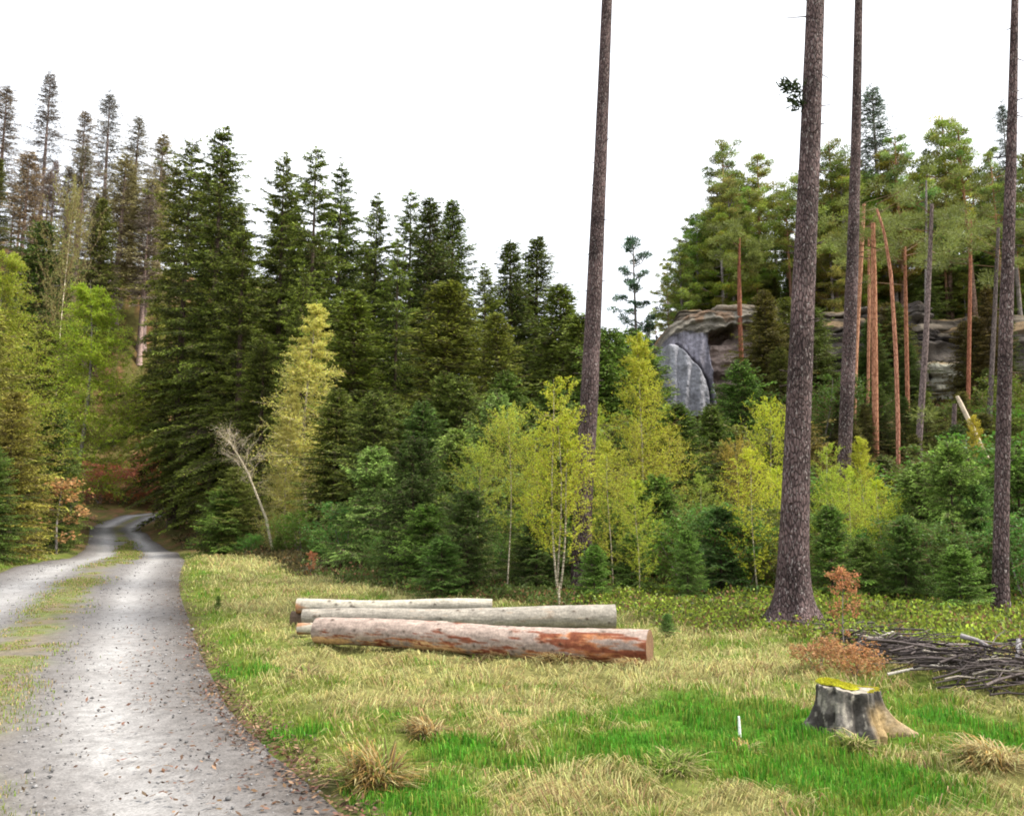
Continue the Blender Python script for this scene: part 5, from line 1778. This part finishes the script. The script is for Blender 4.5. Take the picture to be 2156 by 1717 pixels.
def build_litter():
    rng = np.random.default_rng(79)
    mb = MB()
    n = 5200
    i = (24 + 60 * rng.uniform(size=n) ** 1.8)
    ii = i.astype(int)
    seg = RC[ii] + (i - ii)[:, None] * (RC[ii + 1] - RC[ii])
    d = rng.normal(size=n) * .11 - .0 + np.where(rng.uniform(size=n) < .25, rng.uniform(0, 1.0, n), 0)
    x, y = seg[:, 0] + _n[ii, 0] * d, seg[:, 1] + _n[ii, 1] * d
    q = fbm(x * 2.2, y * 2.2, 0, 3, 12)
    keep = q > -.12
    x, y = x[keep], y[keep]
    n = len(x)
    rd = road_dist(x, y)[0]
    z = np.where(rd < 0, hbase(x, y) + .02, hgt(x, y, rd) + .012) + rng.uniform(0, .02, n)
    D = rng.normal(size=(n, 3)) * np.array([1, 1, .35])
    S = np.cross(D, np.array([0, 0, 1.])) + rng.normal(size=(n, 3)) * .25
    C = colvar(rng, n, (.12, .07, .045), .6, .2)
    C[rng.uniform(size=n) < .12] = (.30, .19, .12)
    leaves(mb, np.stack([x, y, z], -1), D, rng.uniform(.025, .06, n), .026, rng, 0, C, side=S)
    # scattered over the road
    m = 700
    i = (24 + 66 * rng.uniform(size=m) ** 1.6); ii = i.astype(int)
    seg = RC[ii]
    d = rng.uniform(0, 4.6, m)
    x, y = seg[:, 0] + _n[ii, 0] * d, seg[:, 1] + _n[ii, 1] * d
    leaves(mb, np.stack([x, y, hbase(x, y) + .022], -1), rng.normal(size=(m, 3)) * np.array([1, 1, .2]), rng.uniform(.015, .045, m), .016, rng, 0, colvar(rng, m, (.10, .065, .045), .4),
           side=None)
    o = link('leaf_litter', mb.build('leaf_litter', [M_dead]))
    o['kind'] = 'stuff'
    tag(o, 'dead brown leaves gathered along the right edge of the road', 'leaf litter')
    # stones
    n = 12000
    i = (24 + 70 * rng.uniform(size=n) ** 1.7); ii = i.astype(int)
    seg = RC[ii] + (i - ii)[:, None] * (RC[ii + 1] - RC[ii])
    d = rng.uniform(.0, 4.6, n)
    keep = rng.uniform(size=n) > .93 * (np.exp(-((d - .95) / .35) ** 2) + np.exp(-((d - 3.3) / .4) ** 2))
    ii, seg, d = ii[keep], seg[keep], d[keep]
    n = len(d)
    x, y = seg[:, 0] + _n[ii, 0] * d, seg[:, 1] + _n[ii, 1] * d
    r = np.hypot(x, y)
    s = np.exp(rng.normal(size=n) * .5) * .0048 * (1 + r * .05)
    oc = np.array([[1, 0, 0], [0, 1, 0], [-1, 0, 0], [0, -1, 0], [0, 0, .7], [0, 0, -.7]], float)
    V = oc[None] * s[:, None, None] * rng.uniform(.6, 1.4, (n, 6, 1))
    a = rng.uniform(0, 6.28, n)
    ca, sa = np.cos(a)[:, None], np.sin(a)[:, None]
    V = np.stack([V[..., 0] * ca - V[..., 1] * sa, V[..., 0] * sa + V[..., 1] * ca, V[..., 2]], -1)
    V += np.stack([x, y, hbase(x, y) + .014], -1)[:, None]
    T = np.array([[0, 1, 4], [1, 2, 4], [2, 3, 4], [3, 0, 4], [1, 0, 5], [2, 1, 5], [3, 2, 5], [0, 3, 5]])
    F = (np.arange(n)[:, None, None] * 6 + T[None]).reshape(-1, 3)
    v = rng.uniform(.06, .27, (n, 1))
    mb = MB()
    mb.add(V.reshape(-1, 3), F, 0, np.repeat(v * np.array([[1, .97, .96]]), 6, 0))
    o = link('gravel', mb.build('gravel', [M_stone]))
    o['kind'] = 'stuff'
    tag(o, 'loose small stones strewn over the gravel road', 'gravel')


def tussock(px, py, R, H, n, label, cols, seed):
    rng = np.random.default_rng(seed)
    gx, gy = ground_px(px, py)
    z0 = gz(gx, gy)
    a = rng.uniform(0, 6.28, n)
    rr = R * .35 * np.sqrt(rng.uniform(size=n))
    x, y = np.cos(a) * rr, np.sin(a) * rr
    wa = rng.uniform(0, 6.28)
    a2 = a + rng.normal(size=n) * .9
    x = x + .35 * R * rng.normal(size=n) * .5; y = y + .35 * R * rng.normal(size=n) * .5
    L = .75 * H * rng.uniform(.2, 1.15, n) * (1 + .4 * np.cos(a2 - wa))
    out_ = R * rng.uniform(.4, 1.2, n)
    w = rng.uniform(.003, .006, n)
    t = np.array([0, .4, .75, 1.0])
    px_ = x[:, None] + np.cos(a2)[:, None] * out_[:, None] * t ** 1.6
    py_ = y[:, None] + np.sin(a2)[:, None] * out_[:, None] * t ** 1.6
    pz_ = L[:, None] * (t * 1.5 - .85 * t ** 2.4)
    S = np.stack([-np.sin(a2), np.cos(a2), 0 * a2], -1)[:, None] * w[:, None, None] * np.array([1, .9, .6, .1])[None, :, None]
    C0 = np.stack([px_, py_, pz_], -1)
    V = np.stack([C0 - S, C0 + S], 2).reshape(-1, 3)
    i = np.arange(n)[:, None, None] * 8 + np.arange(3)[None, :, None] * 2
    Q = (i + np.array([0, 1, 3, 2])).reshape(-1, 4)
    col = np.array(cols)[rng.integers(0, len(cols), n)] * np.clip(1 + .3 * rng.normal(size=(n, 1)), .3, 2)
    mb = MB()
    mb.add(V, Q, 0, np.repeat(np.clip(col, .01, 1), 8, 0))
    o = link('grass_tussock', mb.build('grass_tussock', [M_grass]))
    o.location = (gx, gy, z0 - .01)
    tag(o, label, 'grass tussock', 'grass tussocks in the clearing')


build_grass()
build_undergrowth()
build_litter()
RU, ST, GN, BR = (.30, .19, .06), (.38, .32, .15), (.15, .21, .035), (.16, .10, .05)
for i, (px, py, R, H, n, lb, cols) in enumerate([
    (790, 1655, .26, .34, 700, 'tall rusty brown grass tussock by the road edge in the foreground', [RU, RU, GN, ST, BR]),
    (900, 1560, .22, .17, 420, 'flattened straw tussock just behind the tall rusty one', [ST, RU, BR]),
    (645, 1440, .28, .15, 380, 'dark matted tussock left of the reddish log', [BR, ST, GN]),
    (1180, 1405, .3, .18, 460, 'wide shaggy tussock in front of the middle of the reddish log', [ST, RU, BR]),
    (1010, 1395, .28, .17, 400, 'shaggy straw tussock in front of the left half of the reddish log', [ST, BR, GN]),
    (1340, 1425, .24, .14, 320, 'brown tussock in front of the right end of the reddish log', [BR, ST, RU]),
    (2090, 1640, .24, .20, 480, 'bushy straw tussock at the lower right corner', [ST, ST, RU]),
    (1800, 1600, .16, .15, 260, 'green and straw tussock right below the stump', [GN, ST]),
    (1560, 1592, .14, .09, 200, 'small dry tuft at the foot of the white stick', [ST, RU]),
    (700, 1290, .3, .2, 380, 'straw tussock left of the log ends', [ST, RU]),
    (1420, 1640, .2, .13, 300, 'yellowish tussock in the bright green patch', [ST, GN, GN]),
]):
    tussock(px, py, R, H, n, lb, cols, 300 + i)
MARKS = [(70, 'at the left picture edge'), (150, 'under the tallest hilltop tree'), (260, 'by the lime green larch'), (440, 'above the road bend'), (560, 'by the leaning birch'),
         (740, 'behind the tall yellow larch'), (900, 'above the left log ends'), (1060, 'above the middle of the logs'), (1180, 'left of the leftmost bare trunk'),
         (1300, 'behind the leftmost bare trunk'), (1420, 'left of the grey cliff'), (1560, 'by the grey cliff'), (1650, 'left of the thickest trunk'),
         (1740, 'behind the thickest trunk'), (1830, 'by the second bare trunk'), (1930, 'behind the orange stems'), (2080, 'by the broken white trunk'), (9999, 'at the right picture edge')]
ORD = ['first', 'second', 'third', 'fourth', 'fifth', 'sixth', 'seventh', 'eighth', 'ninth', 'tenth', 'eleventh', 'twelfth', 'thirteenth', 'fourteenth', 'fifteenth', 'sixteenth', 'seventeenth', 'eighteenth']
bins = {}
for lb, px, o in PLACED:
    if sum(1 for q in PLACED if q[0] == lb) > 1:
        mk = next(t for lim, t in MARKS if px < lim)
        bins.setdefault((lb, mk), []).append((px, o))
for (lb, mk), L in bins.items():
    L.sort(key=lambda q: q[0])
    for i, (px, o) in enumerate(L):
        e = '' if len(L) == 1 else ((', left of two', ', right of two')[i] if len(L) == 2 else ', %s from the left' % ORD[i])
        o['label'] = lb + ' ' + mk + e
